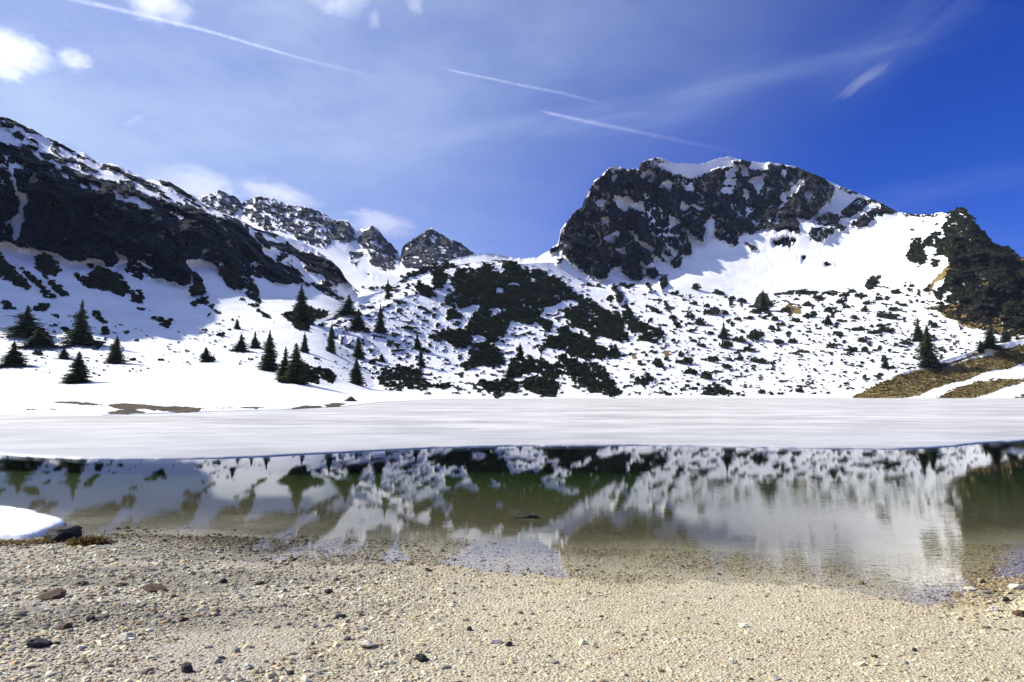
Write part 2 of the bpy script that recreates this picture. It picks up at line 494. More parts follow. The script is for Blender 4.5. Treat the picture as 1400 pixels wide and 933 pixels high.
MAIN_SCRUB = [P('E', '140 230 150 190 190 160 300 160 310 130 350 125 370 150 420 150 430 120 500 130 560 155 640 165 690 200 760 235 790 260 830 290 850 320 760 315 740 340 650 360 640 400 590 455 540 450 480 430 450 480 430 530 370 560 340 530 260 500 230 470 250 430 290 400 310 350 230 350 170 380 200 410 150 430 115 440 130 390 180 330 110 360 120 320 160 290 190 270 150 250'),
              P('E', '50 520 100 490 160 480 220 490 270 520 250 560 210 590 150 570 110 540'), P('E', '250 570 350 560 400 590 420 620 440 670 380 690 330 680 220 710 215 680 260 640'),
              P('E', '760 380 830 360 880 370 960 430 1060 440 1110 520 1120 550 1060 550 960 520 920 530 870 480 800 470 770 430'),
              P('E', '790 265 840 300 930 345 1000 385 1050 370 1070 400 1090 460 1100 540 1000 450 910 390 850 350'),
              P('E', '620 590 680 540 740 500 800 500 880 520 940 560 1000 590 1000 620 970 655 900 630 880 650 830 630 800 640 780 590 700 590 660 580 640 610'),
              P('E', '270 780 300 760 400 770 470 750 520 780 520 830 440 830 400 860 350 830 330 800'), P('E', '520 770 560 750 640 750 720 770 740 800 715 850 640 850 590 830 540 800'),
              P('E', '460 690 480 640 560 640 640 660 700 680 760 650 830 650 880 680 960 680 1000 720 1020 760 1060 800 1080 820 1040 860 980 830 900 830 850 790 800 740 760 730 730 760 650 740 600 720 520 740 470 740'),
              P('E', '1040 260 1090 300 1100 330 1130 390 1180 450 1300 500 1312 520 1270 558 1200 550 1130 500 1100 440 1090 350 1050 310'), P('E', '600 430 640 420 700 460 690 500 660 490 640 460'),
              P('E', '1320 330 1350 380 1390 460 1380 475 1350 420 1310 340'), P('E', '1290 210 1320 190 1340 240 1310 260 1295 240'),
              P('E', '40 180 90 160 130 180 120 220 100 260 60 260 50 240 75 220 60 200'), P('E', '0 280 30 280 50 300 20 312 -20 300'), P('E', '-10 150 60 142 120 128 180 140 100 165 0 165'),
              P('E', '720 640 760 625 790 650 740 655'), P('E', '720 480 780 465 800 490 740 510'), P('E', '1010 570 1060 590 1100 630 1060 640 1000 640'), P('E', '700 200 750 220 770 240 720 235'),
              P('D', '935 155 1000 160 1050 190 1055 225 1010 230 970 200'), P('D', '1110 275 1150 200 1190 180 1160 240'), P('D', '850 135 930 95 1000 70 1060 60 1050 80 950 110 880 145'), P('D', '660 175 740 180 860 170 830 190 720 195'),
              P('E', '60 800 110 780 180 800 100 808'), P('E', '1150 780 1220 740 1250 780 1200 790'), P('E', '1260 640 1290 650 1300 690 1270 695'), P('E', '1000 300 1030 300 1020 340'), P('E', '1070 240 1140 240 1120 260'),
              P('G', '970 460 990 400 1030 378 1075 380 1110 420 1140 480 1190 520 1240 580 1300 590 1340 610 1380 650 1420 700 1900 760 1900 1080 1400 1080 1360 1020 1330 900 1290 860 1200 870 1130 910 1050 890 990 900 920 880 910 850 920 840 960 790 990 700 1000 650 960 640 910 640 930 600 870 590 840 610 835 570 900 520 950 490'),
              P('G', '760 660 800 550 830 550 840 620 875 660 820 700 800 680'), P('G', '885 675 930 665 935 690 905 702'),
              P('I', '1290 30 1400 0 1600 0 1600 240 1400 240 1300 235 1280 190'), P('H', '1205 165 1240 115 1300 105 1285 150 1230 190'), P('H', '700 205 780 190 900 188 1050 205 1040 220 950 210 800 212 720 215'),
              P('H', '600 265 640 195 680 200 695 270 660 310 620 300'), P('G', '860 820 885 800 885 840 860 840')]
MAIN_SCRUB_HOLES = [P('E', '360 150 440 150 430 175 370 170'), P('E', '210 170 290 165 240 190'), P('E', '390 260 440 250 430 275 385 295'), P('E', '450 230 530 230 480 255 445 250'), P('E', '360 370 460 365 400 420 360 425'),
                    P('E', '310 490 345 490 335 512'), P('E', '625 190 670 200 650 215'), P('E', '530 300 560 310 545 330'), P('E', '715 295 750 300 735 325'), P('E', '600 675 635 672 615 695'), P('E', '910 705 945 705 930 730'),
                    P('E', '560 140 600 150 580 165'), P('G', '935 535 960 530 955 560'), P('G', '1025 465 1048 462 1040 475'), P('G', '1120 645 1142 645 1130 662'), P('G', '1195 615 1212 620 1200 632'), P('G', '1170 765 1195 775 1180 780'),
                    P('I', '1275 90 1298 92 1285 110')]
MAIN_BROWN = [P('I', '890 85 960 65 1050 55 1130 65 1280 20 1310 60 1290 130 1280 200 1250 215 1170 205 1090 190 1000 140 940 110'), P('G', '850 835 900 770 970 710 1000 690 995 740 930 775 880 840'),
              P('H', '750 290 800 262 850 285 860 320 800 322'), P('H', '100 500 130 520 130 560 105 540'), P('E', '1130 625 1165 610 1160 640 1140 655')]
SLOPE_GRASS = [P('I', '450 577 500 552 600 502 720 452 840 420 910 425 1000 400 1080 372 1160 360 1240 340 1290 310 1400 290 1600 240 1600 330 1400 385 1290 425 1200 430 1080 480 980 500 900 530 830 560 730 577 600 582'),
               P('I', '900 582 930 573 1000 540 1080 510 1160 485 1260 475 1400 475 1600 470 1600 480 1400 490 1300 520 1200 555 1140 577'), P('I', '1350 572 1400 565 1600 560 1600 580 1350 580'), P('I', '1080 350 1170 325 1180 332 1090 358')]
SLOPE_ROCK = [P('I', '905 405 920 395 1000 378 1080 356 1110 352 1080 366 1000 398 930 425 912 428')]

# ------------------------------------------------------------------ terrain sheets
SHEETS = []


def curve(pts, xs, k):
    a = np.array([(p_[0], p_[k]) for p_ in pts], float)
    return np.interp(xs, a[:, 0], a[:, 1])


def blur(a, n, it=3):
    for _ in range(it):
        for ax, n in ((0, n), (1, 22)):
            c = np.cumsum(np.pad(a, [(n + 1, n) if i == ax else (0, 0) for i in (0, 1)], mode='edge'), ax)
            a = (np.take(c, range(2 * n + 1, c.shape[ax]), ax) - np.take(c, range(0, c.shape[ax] - 2 * n - 1), ax)) / (2 * n + 1)
    return a


def smooth1(a, n, it=3):
    for _ in range(it):
        c = np.cumsum(np.pad(a, (n + 1, n), mode='edge'))
        a = (c[2 * n + 1:] - c[:-2 * n - 1]) / (2 * n + 1)
    return a


def sheet(name, x0, x1, dx, base, curves, rows, mat, cover, relief, bl=8, back=(200, 160), jag=1.2):
    xs = np.arange(x0, x1 + 0.1, dx)
    nc = len(xs)
    by = curve(base, xs, 1)
    bD = on_z(xs, by, 0.0)[1]
    PYs, Ds = [by], [bD]
    for ci, c in enumerate(curves):
        cy, cd = curve(c, xs, 1), smooth1(curve(c, xs, 2), 22)
        if ci < len(curves) - 1:
            cy = smooth1(cy, 18)
        PYs.append(cy)
        Ds.append(cd)
    for k in range(len(PYs) - 2, 0, -1):
        PYs[k] = np.maximum(PYs[k], PYs[k + 1] + 0.8)
    for k in range(len(PYs) - 2, 0, -1):
        PYs[k] = np.minimum(PYs[k], PYs[0] - 0.2 * k)
    py, D = [by], [bD]
    for k in range(len(curves)):
        for i in range(1, rows[k] + 1):
            t_ = i / rows[k]
            py.append(PYs[k] * (1 - t_) + PYs[k + 1] * t_)
            D.append(Ds[k] * (1 - t_) + Ds[k + 1] * t_)
    py, D = np.array(py), np.array(D)
    wgt = np.clip((py[0][None, :] - py) / 25.0, 0, 1)
    D = D * (1 - wgt) + blur(D, bl) * wgt
    _, rz0 = rays(np.repeat(xs[None, :], len(py), 0), py)
    zmin = 0.07 + 0.012 * (py[0][None, :] - py)
    D = np.where(rz0 < -1e-4, np.minimum(D, np.maximum(CAMZ - zmin, 0.3) / np.maximum(-rz0, 1e-4)), D)
    # crest irregularity
    jn = (fbm(np.stack([xs / 5.0, xs * 0, xs * 0 + 3.3], 1), 4, 5) - 0.5) * 2 * jag
    cw = np.clip(1 - (py - py[-1][None, :]) / 14.0, 0, 1) ** 1.5
    py = py + jn[None, :] * cw
    PX = np.repeat(xs[None, :], len(py), 0)
    fx, fy = PX.ravel(), py.ravel()
    cov = cover(fx, fy)                       # (n,3) rock, scrub, brown
    rx, rz = rays(fx, fy)
    Df = D.ravel()
    base_p = np.stack([rx * Df, Df, CAMZ + rz * Df], 1)
    fade = np.clip((by[None, :] - py) / 12.0, 0, 1).ravel()
    Df = Df + relief(base_p, cov, fx, fy) * fade
    p3 = np.stack([rx * Df, Df, CAMZ + rz * Df], 1)
    D = Df.reshape(D.shape)
    nr = len(py)
    # skirt below the shore and the far side of the ridge
    p = p3.reshape(nr, nc, 3)
    sk = p[0].copy()
    sk[:, 1] -= 8
    sk[:, 2] = -3.0
    extra = []
    for q, (f_, g_) in enumerate(((0.04, 0.02), (0.15, 0.14), (0.4, 0.5), (1.0, 1.0))):
        r_ = p[-1].copy()
        n_ = (fbm(np.stack([xs / 18.0, xs * 0 + q, xs * 0], 1), 3, 8) - 0.5)
        r_[:, 1] += back[0] * f_
        r_[:, 2] = np.maximum(r_[:, 2] - back[1] * g_ + n_ * 20 * f_, -3)
        extra.append(r_)
    full = np.concatenate([sk[None], p, np.array(extra)], 0)
    cv = cov.reshape(nr, nc, 3)
    cv = np.concatenate([cv[:1], cv] + [cv[-1:]] * len(extra), 0)
    o = new_obj(name, full.reshape(-1, 3), grid_faces(len(full), nc), mat, attrs={'cover': cv.reshape(-1, 3)})
    o['kind'] = 'structure'
    SHEETS.append((xs, py, D))
    return o


def ground_at(px, py):
    best = None
    for xs, PYg, Dg in SHEETS:
        if px < xs[0] or px > xs[-1]:
            continue
        i = (px - xs[0]) / (xs[1] - xs[0])
        a = int(min(max(round(i), 0), len(xs) - 1))
        col = PYg[:, a]
        if py > col[0] or py < col[-1]:
            continue
        D = float(np.interp(-py, -col, Dg[:, a]))
        if best is None or D < best:
            best = D
    if best is None:
        return None
    rx, rz = rays(px, py)
    return np.array([float(rx) * best, best, CAMZ + float(rz) * best])


def union(px, py, polys, w=3.0):
    m_ = np.full(px.shape, -14.0)
    for q in polys:
        m_ = np.maximum(m_, sdpoly(px, py, q))
    return m_


def edge_noise(px, py, s):
    return (noise2(px, py, 9, 6, 0.3, 5, s, 0.6) - 0.5) * 2


def gaps(px, py):
    return (0.675 - noise2(px, py, 6.5, 4.0, 0.2, 4, 171, 0.6)) * 45


def clampm(m_, w=2.6):
    return np.clip(m_ / w, -2.2, 2.2)


def cover_left(px, py):
    en = edge_noise(px, py, 1)
    rk = union(px, py, LEFT_ROCK)
    rk = np.minimum(rk, -union(px, py, LEFT_SNOW))
    # broken rock bands in the snow between the cliff and the ridge
    up = sdpoly(px, py, P('P', '-320 20 0 158 60 182 120 215 210 250 280 280 330 302 330 310 280 292 200 268 120 240 60 222 0 200 -320 90'), 30)
    band = (noise2(px, py, 13, 4, 0.46, 5, 21, 0.6) - 0.555) * 46
    rk = np.maximum(rk, np.where(up > 0, np.minimum(band, up + 2), -14))
    rdg = 1 - np.abs(2 * noise2(px, py, 26, 8, 0.5, 3, 25, 0.5) - 1)
    rk = np.where(rk > 0, np.minimum(rk, np.where(noise2(px, py, 30, 20, 0.4, 3, 27) > 0.55, (0.965 - rdg) * 60, 9)), rk)
    lo = sdpoly(px, py, P('P', '330 302 400 325 450 352 490 400 470 415 420 395 380 380 350 340'), 30)
    band2 = (noise2(px, py, 12, 6, 0.6, 5, 23, 0.55) - 0.58) * 40
    rk = np.maximum(rk, np.where(lo > 0, np.minimum(band2, lo + 2), -14))
    rk = rk + en * 4.5
    sb = np.minimum(union(px, py, LEFT_SCRUB), gaps(px, py) + 1) + edge_noise(px, py, 2) * 4.5
    br = union(px, py, LEFT_BROWN) + (noise2(px, py, 14, 2.2, 0.05, 4, 3, .6) - .5) * 4.5
    return np.stack([clampm(rk), clampm(sb), clampm(br, 1.2)], 1)


def relief_left(p, cov, px, py):
    rock = np.clip(cov[:, 0] * 0.5 + 0.5, 0, 1)
    rid = fbm(p * np.array([1, 1, 0.45]) / 38.0, 6, 31, 0.55, True) - 0.55
    sn = fbm(p / 60.0, 4, 37) - 0.5
    rib = fbm(p * np.array([1, .6, 0.3]) / 24.0, 6, 35, 0.64, True) - 0.55
    return -(rock * rid * 36) - rock * rib * 38 + sn * 9 + (fbm(p / 13.0, 3, 39) - 0.5) * 3.0 - rock * 2


def cover_far(px, py):
    rk = union(px, py, FAR_ROCK)
    z1 = sdpoly(px, py, P('C', '-500 60 -200 80 0 165 100 150 330 205 500 280 470 340 500 410 450 440 330 400 260 360 130 345 60 300 0 290 -500 330'), 30)
    band = (noise2(px, py, 7, 4.5, 0.6, 5, 41, 0.65) - 0.48) * 50
    rk = np.maximum(rk, np.where(z1 > 0, np.minimum(band, z1 + 3), -14))
    rk = np.minimum(rk, -union(px, py, FAR_SNOW))
    spk = (noise2(px, py, 5, 2.6, 0.7, 4, 43, .6) - 0.585) * 45
    rk = np.where(rk > 0, np.minimum(rk, 1.5 - spk), rk)
    rk = rk + edge_noise(px, py, 4) * 4.5
    return np.stack([clampm(rk), np.full(px.shape, -2.2), np.full(px.shape, -2.2)], 1)


def relief_far(p, cov, px, py):
    rock = np.clip(cov[:, 0] * 0.5 + 0.5, 0, 1)
    rid = fbm(p * np.array([1, 1, 0.4]) / 55.0, 7, 51, 0.6, True) - 0.55
    sn = fbm(p / 120.0, 4, 57) - 0.5
    return -(rock * rid * 110) + sn * 20


def cover_main(px, py):
    en = edge_noise(px, py, 6) * 1.3 + (noise2(px, py, 3.5, 2.6, -0.6, 3, 63) - 0.5) * 1.6
    rk = union(px, py, MAIN_ROCK)
    rk = np.minimum(rk, -union(px, py, MAIN_SNOW) - 1.4)
    spk = (noise2(px, py, 9, 3.5, -0.5, 5, 61, 0.6) - 0.665) * 60       # thin snow on ledges
    rk = np.where(rk > 0, np.minimum(rk, 1.5 - spk), rk)
    rdg = 1 - np.abs(2 * noise2(px, py, 9, 24, -0.35, 3, 65, 0.5) - 1)
    brk = noise2(px, py, 22, 16, 0.0, 3, 67)
    rk = np.where(rk > 0, np.minimum(rk, np.where(brk > 0.46, (0.955 - rdg) * 60, 9)), rk)
    rk = rk + en * 3.6
    sb = np.minimum(np.minimum(union(px, py, MAIN_SCRUB), -union(px, py, MAIN_SCRUB_HOLES)), gaps(px, py)) + edge_noise(px, py, 7) * 4.5
    # low scrub poking through the snow of the hump
    zone = sdpoly(px, py, P('P', '430 440 520 405 600 365 690 352 800 380 900 400 1000 405 1100 402 1200 385 1260 390 1330 460 1330 500 1200 535 900 543 640 543 480 520'), 30)
    lowp = (noise2(px, py, 7, 3.2, 0.15, 4, 71, 0.6) - 0.625) * 45
    sb = np.maximum(sb, np.where(zone > 0, np.minimum(lowp, zone), -14))
    br = union(px, py, MAIN_BROWN) + edge_noise(px, py, 8) * 6
    kn = sdpoly(px, py, P('P', '1290 330 1330 300 1500 360 1720 360 1720 470 1400 470 1310 440'), 30)
    sb = np.where((kn > 0) & (noise2(px, py, 14, 9, 0.4, 4, 181) > 0.54), -2.0, sb)
    br = np.where((kn > 0) & (sb < -1.9), 4.0, br)
    dk = (kn > 0) & (noise2(px, py, 20, 14, 0.4, 4, 183) > 0.5)
    rk = np.where(dk, np.maximum(rk, 4.0), rk)
    return np.stack([clampm(rk), clampm(sb), clampm(br)], 1)


def relief_main(p, cov, px, py):
    rock = np.clip(cov[:, 0] * 0.5 + 0.5, 0, 1)
    scr = np.clip(cov[:, 1] * 0.5 + 0.5, 0, 1)
    rid = fbm(p * np.array([1, 1, 0.4]) / 55.0, 7, 81, 0.56, True) - 0.55
    big = fbm(p * np.array([1, 0.3, 0.25]) / 130.0, 3, 83) - 0.5
    sn = fbm(p / 70.0, 4, 87) - 0.5
    bowl = np.exp(-(((px - 1080) / 130) ** 2 + ((py - 350) / 50) ** 2))
    rib = fbm(p * np.array([1, .6, 0.2]) / 42.0, 6, 85, 0.6, True) - 0.55
    return -(rock * rid * 60) - rock * rib * 60 - rock * big * 90 + sn * 14 * (1 - bowl * 0.8) + (fbm(p / 16.0, 3, 89) - 0.5) * 3.5 - scr * 3


def cover_slope(px, py):
    br = union(px, py, SLOPE_GRASS) + edge_noise(px, py, 9) * 2.6
    rk = union(px, py, SLOPE_ROCK) + edge_noise(px, py, 10) * 1.5
    return np.stack([clampm(rk, 1.5), np.full(px.shape, -2.2), clampm(br, 1.6)], 1)


def relief_slope(p, cov, px, py):
    return (fbm(p / 22.0, 4, 91) - 0.5) * 8


CREST_L = [(-320, -40, 560), (-130, 40, 580), (-60, 100, 640)] + [(a, b, 690 + a * 0.3) for a, b in P('A', '0 118 60 130 130 165 200 200 260 235 330 260 400 305 460 315 520 355 560 375 620 375 680 400 740 430 800 460 860 465 930 475 1000 520 1080 570 1150 620 1230 650 1300 675')] + \
    [(330, 301, 795), (350, 313, 800), (370, 318, 805), (395, 325, 810), (415, 332, 815), (435, 343, 820), (450, 354, 825), (465, 368, 815), (473, 382, 805), (482, 391, 790), (495, 402, 760), (520, 475, 640), (600, 526, 470), (700, 541, 465)]
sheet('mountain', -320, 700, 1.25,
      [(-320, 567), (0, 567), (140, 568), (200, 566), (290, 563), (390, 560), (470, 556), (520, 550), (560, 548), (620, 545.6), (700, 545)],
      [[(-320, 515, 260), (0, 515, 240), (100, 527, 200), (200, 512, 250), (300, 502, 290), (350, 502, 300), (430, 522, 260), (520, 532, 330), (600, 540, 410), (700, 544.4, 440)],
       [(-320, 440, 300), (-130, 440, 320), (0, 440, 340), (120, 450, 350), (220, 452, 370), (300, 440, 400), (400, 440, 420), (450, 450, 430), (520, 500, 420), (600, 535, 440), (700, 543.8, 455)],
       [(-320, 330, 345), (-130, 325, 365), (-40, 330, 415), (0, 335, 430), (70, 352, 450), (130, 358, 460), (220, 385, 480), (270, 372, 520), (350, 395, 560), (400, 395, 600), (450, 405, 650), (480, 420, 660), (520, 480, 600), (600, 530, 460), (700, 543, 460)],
       [(-320, 20, 385), (-130, 70, 405), (-60, 130, 440), (0, 198, 485), (60, 217, 500), (120, 238, 515), (200, 265, 545), (280, 288, 590), (330, 307, 640), (360, 330, 660), (400, 352, 740), (450, 364, 790), (470, 384, 790), (480, 399, 770), (520, 478, 630), (600, 528, 465), (700, 542, 463)],  # unseen buttress past the left edge, raised to cast shade on the slope
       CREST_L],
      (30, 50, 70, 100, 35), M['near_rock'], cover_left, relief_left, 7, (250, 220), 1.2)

CREST_F = [(180, 262, 1900), (250, 262, 1900)] + [(a, b, 1950) for a, b in P('A', '1080 560 1140 545 1200 520 1240 540 1300 560')] + \
    [(a, b, 2000) for a, b in P('C', '0 190 30 178 100 150 170 165 240 195 330 210 370 215 430 235 470 255 500 285 540 285 580 290 610 320 630 348 650 340 680 330 715 312 750 335 780 380 830 430 858 455 866 500 880 430 930 390 980 365 1010 340 1045 330 1080 350 1120 370 1150 390 1200 410 1240 440 1280 465 1320 490')] + [(720, 368, 2000)]
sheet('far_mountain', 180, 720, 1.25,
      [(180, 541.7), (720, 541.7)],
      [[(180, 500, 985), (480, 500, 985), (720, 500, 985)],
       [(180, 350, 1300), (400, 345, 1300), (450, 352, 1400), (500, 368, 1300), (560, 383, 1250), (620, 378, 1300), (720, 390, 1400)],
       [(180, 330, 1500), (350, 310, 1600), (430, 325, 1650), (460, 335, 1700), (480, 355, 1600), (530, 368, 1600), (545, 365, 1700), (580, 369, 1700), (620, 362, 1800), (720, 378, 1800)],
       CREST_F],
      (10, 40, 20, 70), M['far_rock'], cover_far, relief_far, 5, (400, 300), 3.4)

CREST_M = [(395, 470, 395), (440, 440, 430), (470, 425, 470), (490, 407, 520), (510, 402, 545), (530, 396, 560), (545, 385, 590), (562, 374, 620), (580, 367, 650), (600, 360, 680), (630, 352, 725), (650, 348, 745),
           (665, 346, 760), (680, 347, 770), (695, 351, 780), (715, 353, 800), (735, 352, 830), (750, 343, 870), (763, 333, 900)] + \
    [(a, b, 940 + (a - 765) * 1.0) for a, b in P('F', '105 500 150 440 180 400 225 370 235 330 260 290 290 230 330 200 370 158 420 148 470 170 500 163 535 165 545 128 590 112 640 102 690 122 740 133 860 138 900 130 940 115 1020 97 1060 105 1100 115 1140 125 1230 132 1245 128 1300 138')] + \
    [(a, b, 1190) for a, b in P('G', '60 138 150 150 220 180 290 208 340 236 400 262 490 296 560 325 620 350 700 395 760 408')] + [(1260, 293, 1120), (1275, 293, 1030), (1287, 290, 940)] + \
    [(a, b, 860) for a, b in P('G', '980 412 1000 395 1030 380 1075 380 1110 418 1140 478 1190 518 1240 578 1300 588 1340 608 1380 648')] + [(1400, 352, 800), (1440, 356, 780), (1500, 345, 780), (1720, 290, 800)]
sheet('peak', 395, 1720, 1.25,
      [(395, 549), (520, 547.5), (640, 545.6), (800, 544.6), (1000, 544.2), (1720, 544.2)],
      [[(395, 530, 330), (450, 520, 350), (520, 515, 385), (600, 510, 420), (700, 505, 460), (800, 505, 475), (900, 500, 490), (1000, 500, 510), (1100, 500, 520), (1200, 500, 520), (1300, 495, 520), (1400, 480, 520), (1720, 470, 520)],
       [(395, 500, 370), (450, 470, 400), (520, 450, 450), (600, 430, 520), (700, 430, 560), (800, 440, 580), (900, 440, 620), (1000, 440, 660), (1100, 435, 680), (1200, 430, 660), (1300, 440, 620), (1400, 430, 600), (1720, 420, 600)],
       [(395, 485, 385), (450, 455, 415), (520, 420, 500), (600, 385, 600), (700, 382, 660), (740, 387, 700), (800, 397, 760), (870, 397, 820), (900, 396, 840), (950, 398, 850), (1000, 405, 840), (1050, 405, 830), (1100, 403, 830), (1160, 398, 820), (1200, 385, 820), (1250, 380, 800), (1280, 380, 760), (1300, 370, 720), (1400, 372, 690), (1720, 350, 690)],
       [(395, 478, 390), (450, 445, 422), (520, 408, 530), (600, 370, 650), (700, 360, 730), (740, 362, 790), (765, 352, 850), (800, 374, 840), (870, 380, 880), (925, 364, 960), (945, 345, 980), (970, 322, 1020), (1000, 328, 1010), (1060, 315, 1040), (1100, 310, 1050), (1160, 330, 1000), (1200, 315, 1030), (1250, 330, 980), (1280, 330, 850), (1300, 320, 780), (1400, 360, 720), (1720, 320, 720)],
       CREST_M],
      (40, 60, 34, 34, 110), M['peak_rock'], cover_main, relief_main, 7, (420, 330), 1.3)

sheet('hillside', 1150, 1720, 1.25,
      [(1150, 544.6), (1720, 544.6)],
      [[(1150, 544.3, 372), (1250, 530, 385), (1400, 515, 390), (1720, 490, 390)],
       [(1150, 544.0, 378)] + [(a, b, 385 + (a - 1150) * 0.22) for a, b in P('I', '430 575 500 545 560 508 640 480 720 442 830 410 910 388 1000 358 1100 328 1180 300 1280 280 1400 255')] + [(1720, 400, 480)]],
      (30, 45), M['bank'], cover_slope, relief_slope, 4, (60, 14), 0.5)


# ------------------------------------------------------------------ beach and lake bed
SHORE = [(-500, 700), (-200, 715), (0, 722), (90, 738), (140, 740), (200, 737), (250, 735), (300, 748), (350, 764), (420, 771), (480, 772), (560, 775), (620, 772), (680, 777), (740, 786),
         (800, 791), (860, 795), (930, 797), (1000, 797), (1100, 803), (1180, 811), (1250, 822), (1300, 826), (1340, 816), (1400, 800), (1500, 786), (1900, 770)]
sp = np.array([on_z(a, b, 0.0) for a, b in SHORE], float)


def shore_y(X):
    X = np.asarray(X, float)
    return np.interp(X, sp[:, 0], sp[:, 1]) + 0.05 * np.sin(X * 5.1) + 0.03 * np.sin(X * 11.7 + 1)


def ground_z(X, Y):
    X = np.asarray(X, float)
    Y = np.asarray(Y, float)
    dd = Y - shore_y(X)
    z = np.where(dd < 0, -dd * 0.035, -dd * 0.038 - np.clip(dd - 4, 0, None) ** 1.3 * 0.009)
    z = np.maximum(z, -6.0)
    z = np.where(dd < -60, np.minimum(z, 2.1 + 0.01 * (-dd - 60)), z)
    q = np.stack([X, Y, X * 0], 1) if X.ndim == 1 else None
    if q is not None:
        near = np.clip(1.5 - np.abs(dd) / 12.0, 0, 1)
        z = z + near * ((fbm(q / 1.1, 4, 101) - 0.5) * 0.026 + (fbm(q / 0.22, 3, 103) - 0.5) * 0.014)
    return z


def damp_patch(X, Y):
    """melt water soaking the gravel in a few tongues below the snow remnant"""
    n_ = fbm(np.stack([X / 1.6 + Y * .3, Y / .55 - X * .25, X * 0 + 9], 1), 4, 191)
    side = np.clip((-0.6 - X) / 2.0, 0, 1)
    return np.clip((n_ - .47) * 9, 0, 1) * side


def axis(breaks):
    out_ = []
    for a, b, st in breaks:
        out_.append(np.arange(a, b - 1e-6, st))
    out_.append(np.array([breaks[-1][1]]))
    return np.concatenate(out_)


gx = axis([(-4000, -400, 400), (-400, -40, 20), (-40, -12, 1.0), (-12, 12, 0.06), (12, 40, 1.0), (40, 400, 20), (400, 4000, 400)])
gy = axis([(-4000, -100, 300), (-100, -4, 8), (-4, 2.8, 0.4), (2.8, 12, 0.045), (12, 30, 0.5), (30, 120, 5), (120, 700, 40), (700, 12000, 700)])
GX, GY = np.meshgrid(gx, gy)
gz = ground_z(GX.ravel(), GY.ravel())
m, t, out = material('gravel_ground')
pos = t.node('ShaderNodeNewGeometry').outputs['Position']
px_, py_, pz_ = t.sep(pos)
a1 = t.noise(pos, 38.0, 6, 0.7)
a2 = t.noise(pos, 1.3, 5, 0.6)
a3 = t.noise(pos, 9.0, 5, 0.65)
vor = t.node('ShaderNodeTexVoronoi')
t.put(vor.inputs['Vector'], pos)
vor.inputs['Scale'].default_value = 46.0
dampat = t.node('ShaderNodeAttribute', attribute_name='damp').outputs['Fac']
leftish = t.range(t.math('ADD', px_, t.math('MULTIPLY', t.math('SUBTRACT', a2, 0.5), 5.0)), -2.6, 0.6, 1, 0)
c = t.mix(t.range(a1, 0.3, 0.7), (0.43, 0.37, 0.235), (0.69, 0.61, 0.425))
c = t.mix(t.math('MULTIPLY', t.range(a3, 0.45, 0.75), 0.6), c, (0.30, 0.23, 0.14))
c2 = t.mix(t.range(a1, 0.3, 0.7), (0.20, 0.175, 0.14), (0.60, 0.54, 0.44))
c = t.mix(t.math('MULTIPLY', leftish, 0.85), c, c2)
c = t.mix(t.math('MULTIPLY', dampat, 0.42), c, (0.075, 0.066, 0.056))
# algae and silt on the bed
c = t.mix(t.range(pz_, 0.012, -0.12, 0, 0.95), c, t.mix(t.range(a3, .3, .7), (0.036, 0.026, 0.009), (0.112, 0.080, 0.030)))
nb = t.bump(t.math('ADD', a1, t.math('MULTIPLY', vor.outputs['Distance'], -0.8)), 0.9, 0.02)
principled(t, out, c, 0.8, 0.2, nb)
M['gravel'] = m
o = new_obj('ground', np.stack([GX.ravel(), GY.ravel(), gz], 1), grid_faces(len(gy), len(gx)), M['gravel'], attrs={'damp': damp_patch(GX.ravel(), GY.ravel())})
o['kind'] = 'structure'

# ------------------------------------------------------------------ water
m, t, out = material('lake_water')
pos = t.node('ShaderNodeNewGeometry').outputs['Position']
px_, py_, pz_ = t.sep(pos)
w1 = t.noise(t.mapping(pos, (0.9, 2.2, 1)), 1.5, 4, 0.5)
w2 = t.noise(t.mapping(pos, (1.2, 4.5, 1), (0, 0, R(-12))), 3.6, 3, 0.5)
rip = t.math('ADD', 0.10, t.math('MULTIPLY', t.math('MULTIPLY', t.range(px_, 0.5, 4.5, 0.15, 1.0), t.range(py_, 8.0, 16.0, 1.25, 0.08)), t.range(t.noise(pos, 0.6, 3), 0.3, 0.65, 0.3, 1.0)))
hgt = t.math('ADD', t.math('MULTIPLY', w1, 0.22), t.math('MULTIPLY', w2, rip))
nb = t.bump(hgt, 0.05, 0.02)
fr = t.node('ShaderNodeFresnel')
fr.inputs['IOR'].default_value = 1.65
t.l.new(nb, fr.inputs['Normal'])
gl = t.node('ShaderNodeBsdfGlossy')
gl.inputs['Roughness'].default_value = 0.0
t.l.new(nb, gl.inputs['Normal'])
tr = t.node('ShaderNodeBsdfTransparent')
mx = t.node('ShaderNodeMixShader')
t.l.new(t.math('MULTIPLY', fr.outputs[0], t.math('SUBTRACT', 1.0, t.node('ShaderNodeNewGeometry').outputs['Backfacing'])), mx.inputs[0])
t.l.new(tr.outputs[0], mx.inputs[1])
t.l.new(gl.outputs[0], mx.inputs[2])
t.l.new(mx.outputs[0], out.inputs['Surface'])
va = t.node('ShaderNodeVolumeAbsorption')
va.inputs['Color'].default_value = (0.36, 0.66, 0.16, 1)
va.inputs['Density'].default_value = 0.50
t.l.new(va.outputs[0], out.inputs['Volume'])
M['water'] = m
wv = np.array([(-900, 2.5, 0), (900, 2.5, 0), (900, 620, 0), (-900, 620, 0), (-900, 2.5, -9), (900, 2.5, -9), (900, 620, -9), (-900, 620, -9)], float)
wf = [[0, 1, 2, 3], [7, 6, 5, 4], [0, 4, 5, 1], [1, 5, 6, 2], [2, 6, 7, 3], [3, 7, 4, 0]]
o = new_obj('water', wv, wf, M['water'], smooth=False)
o['kind'] = 'structure'

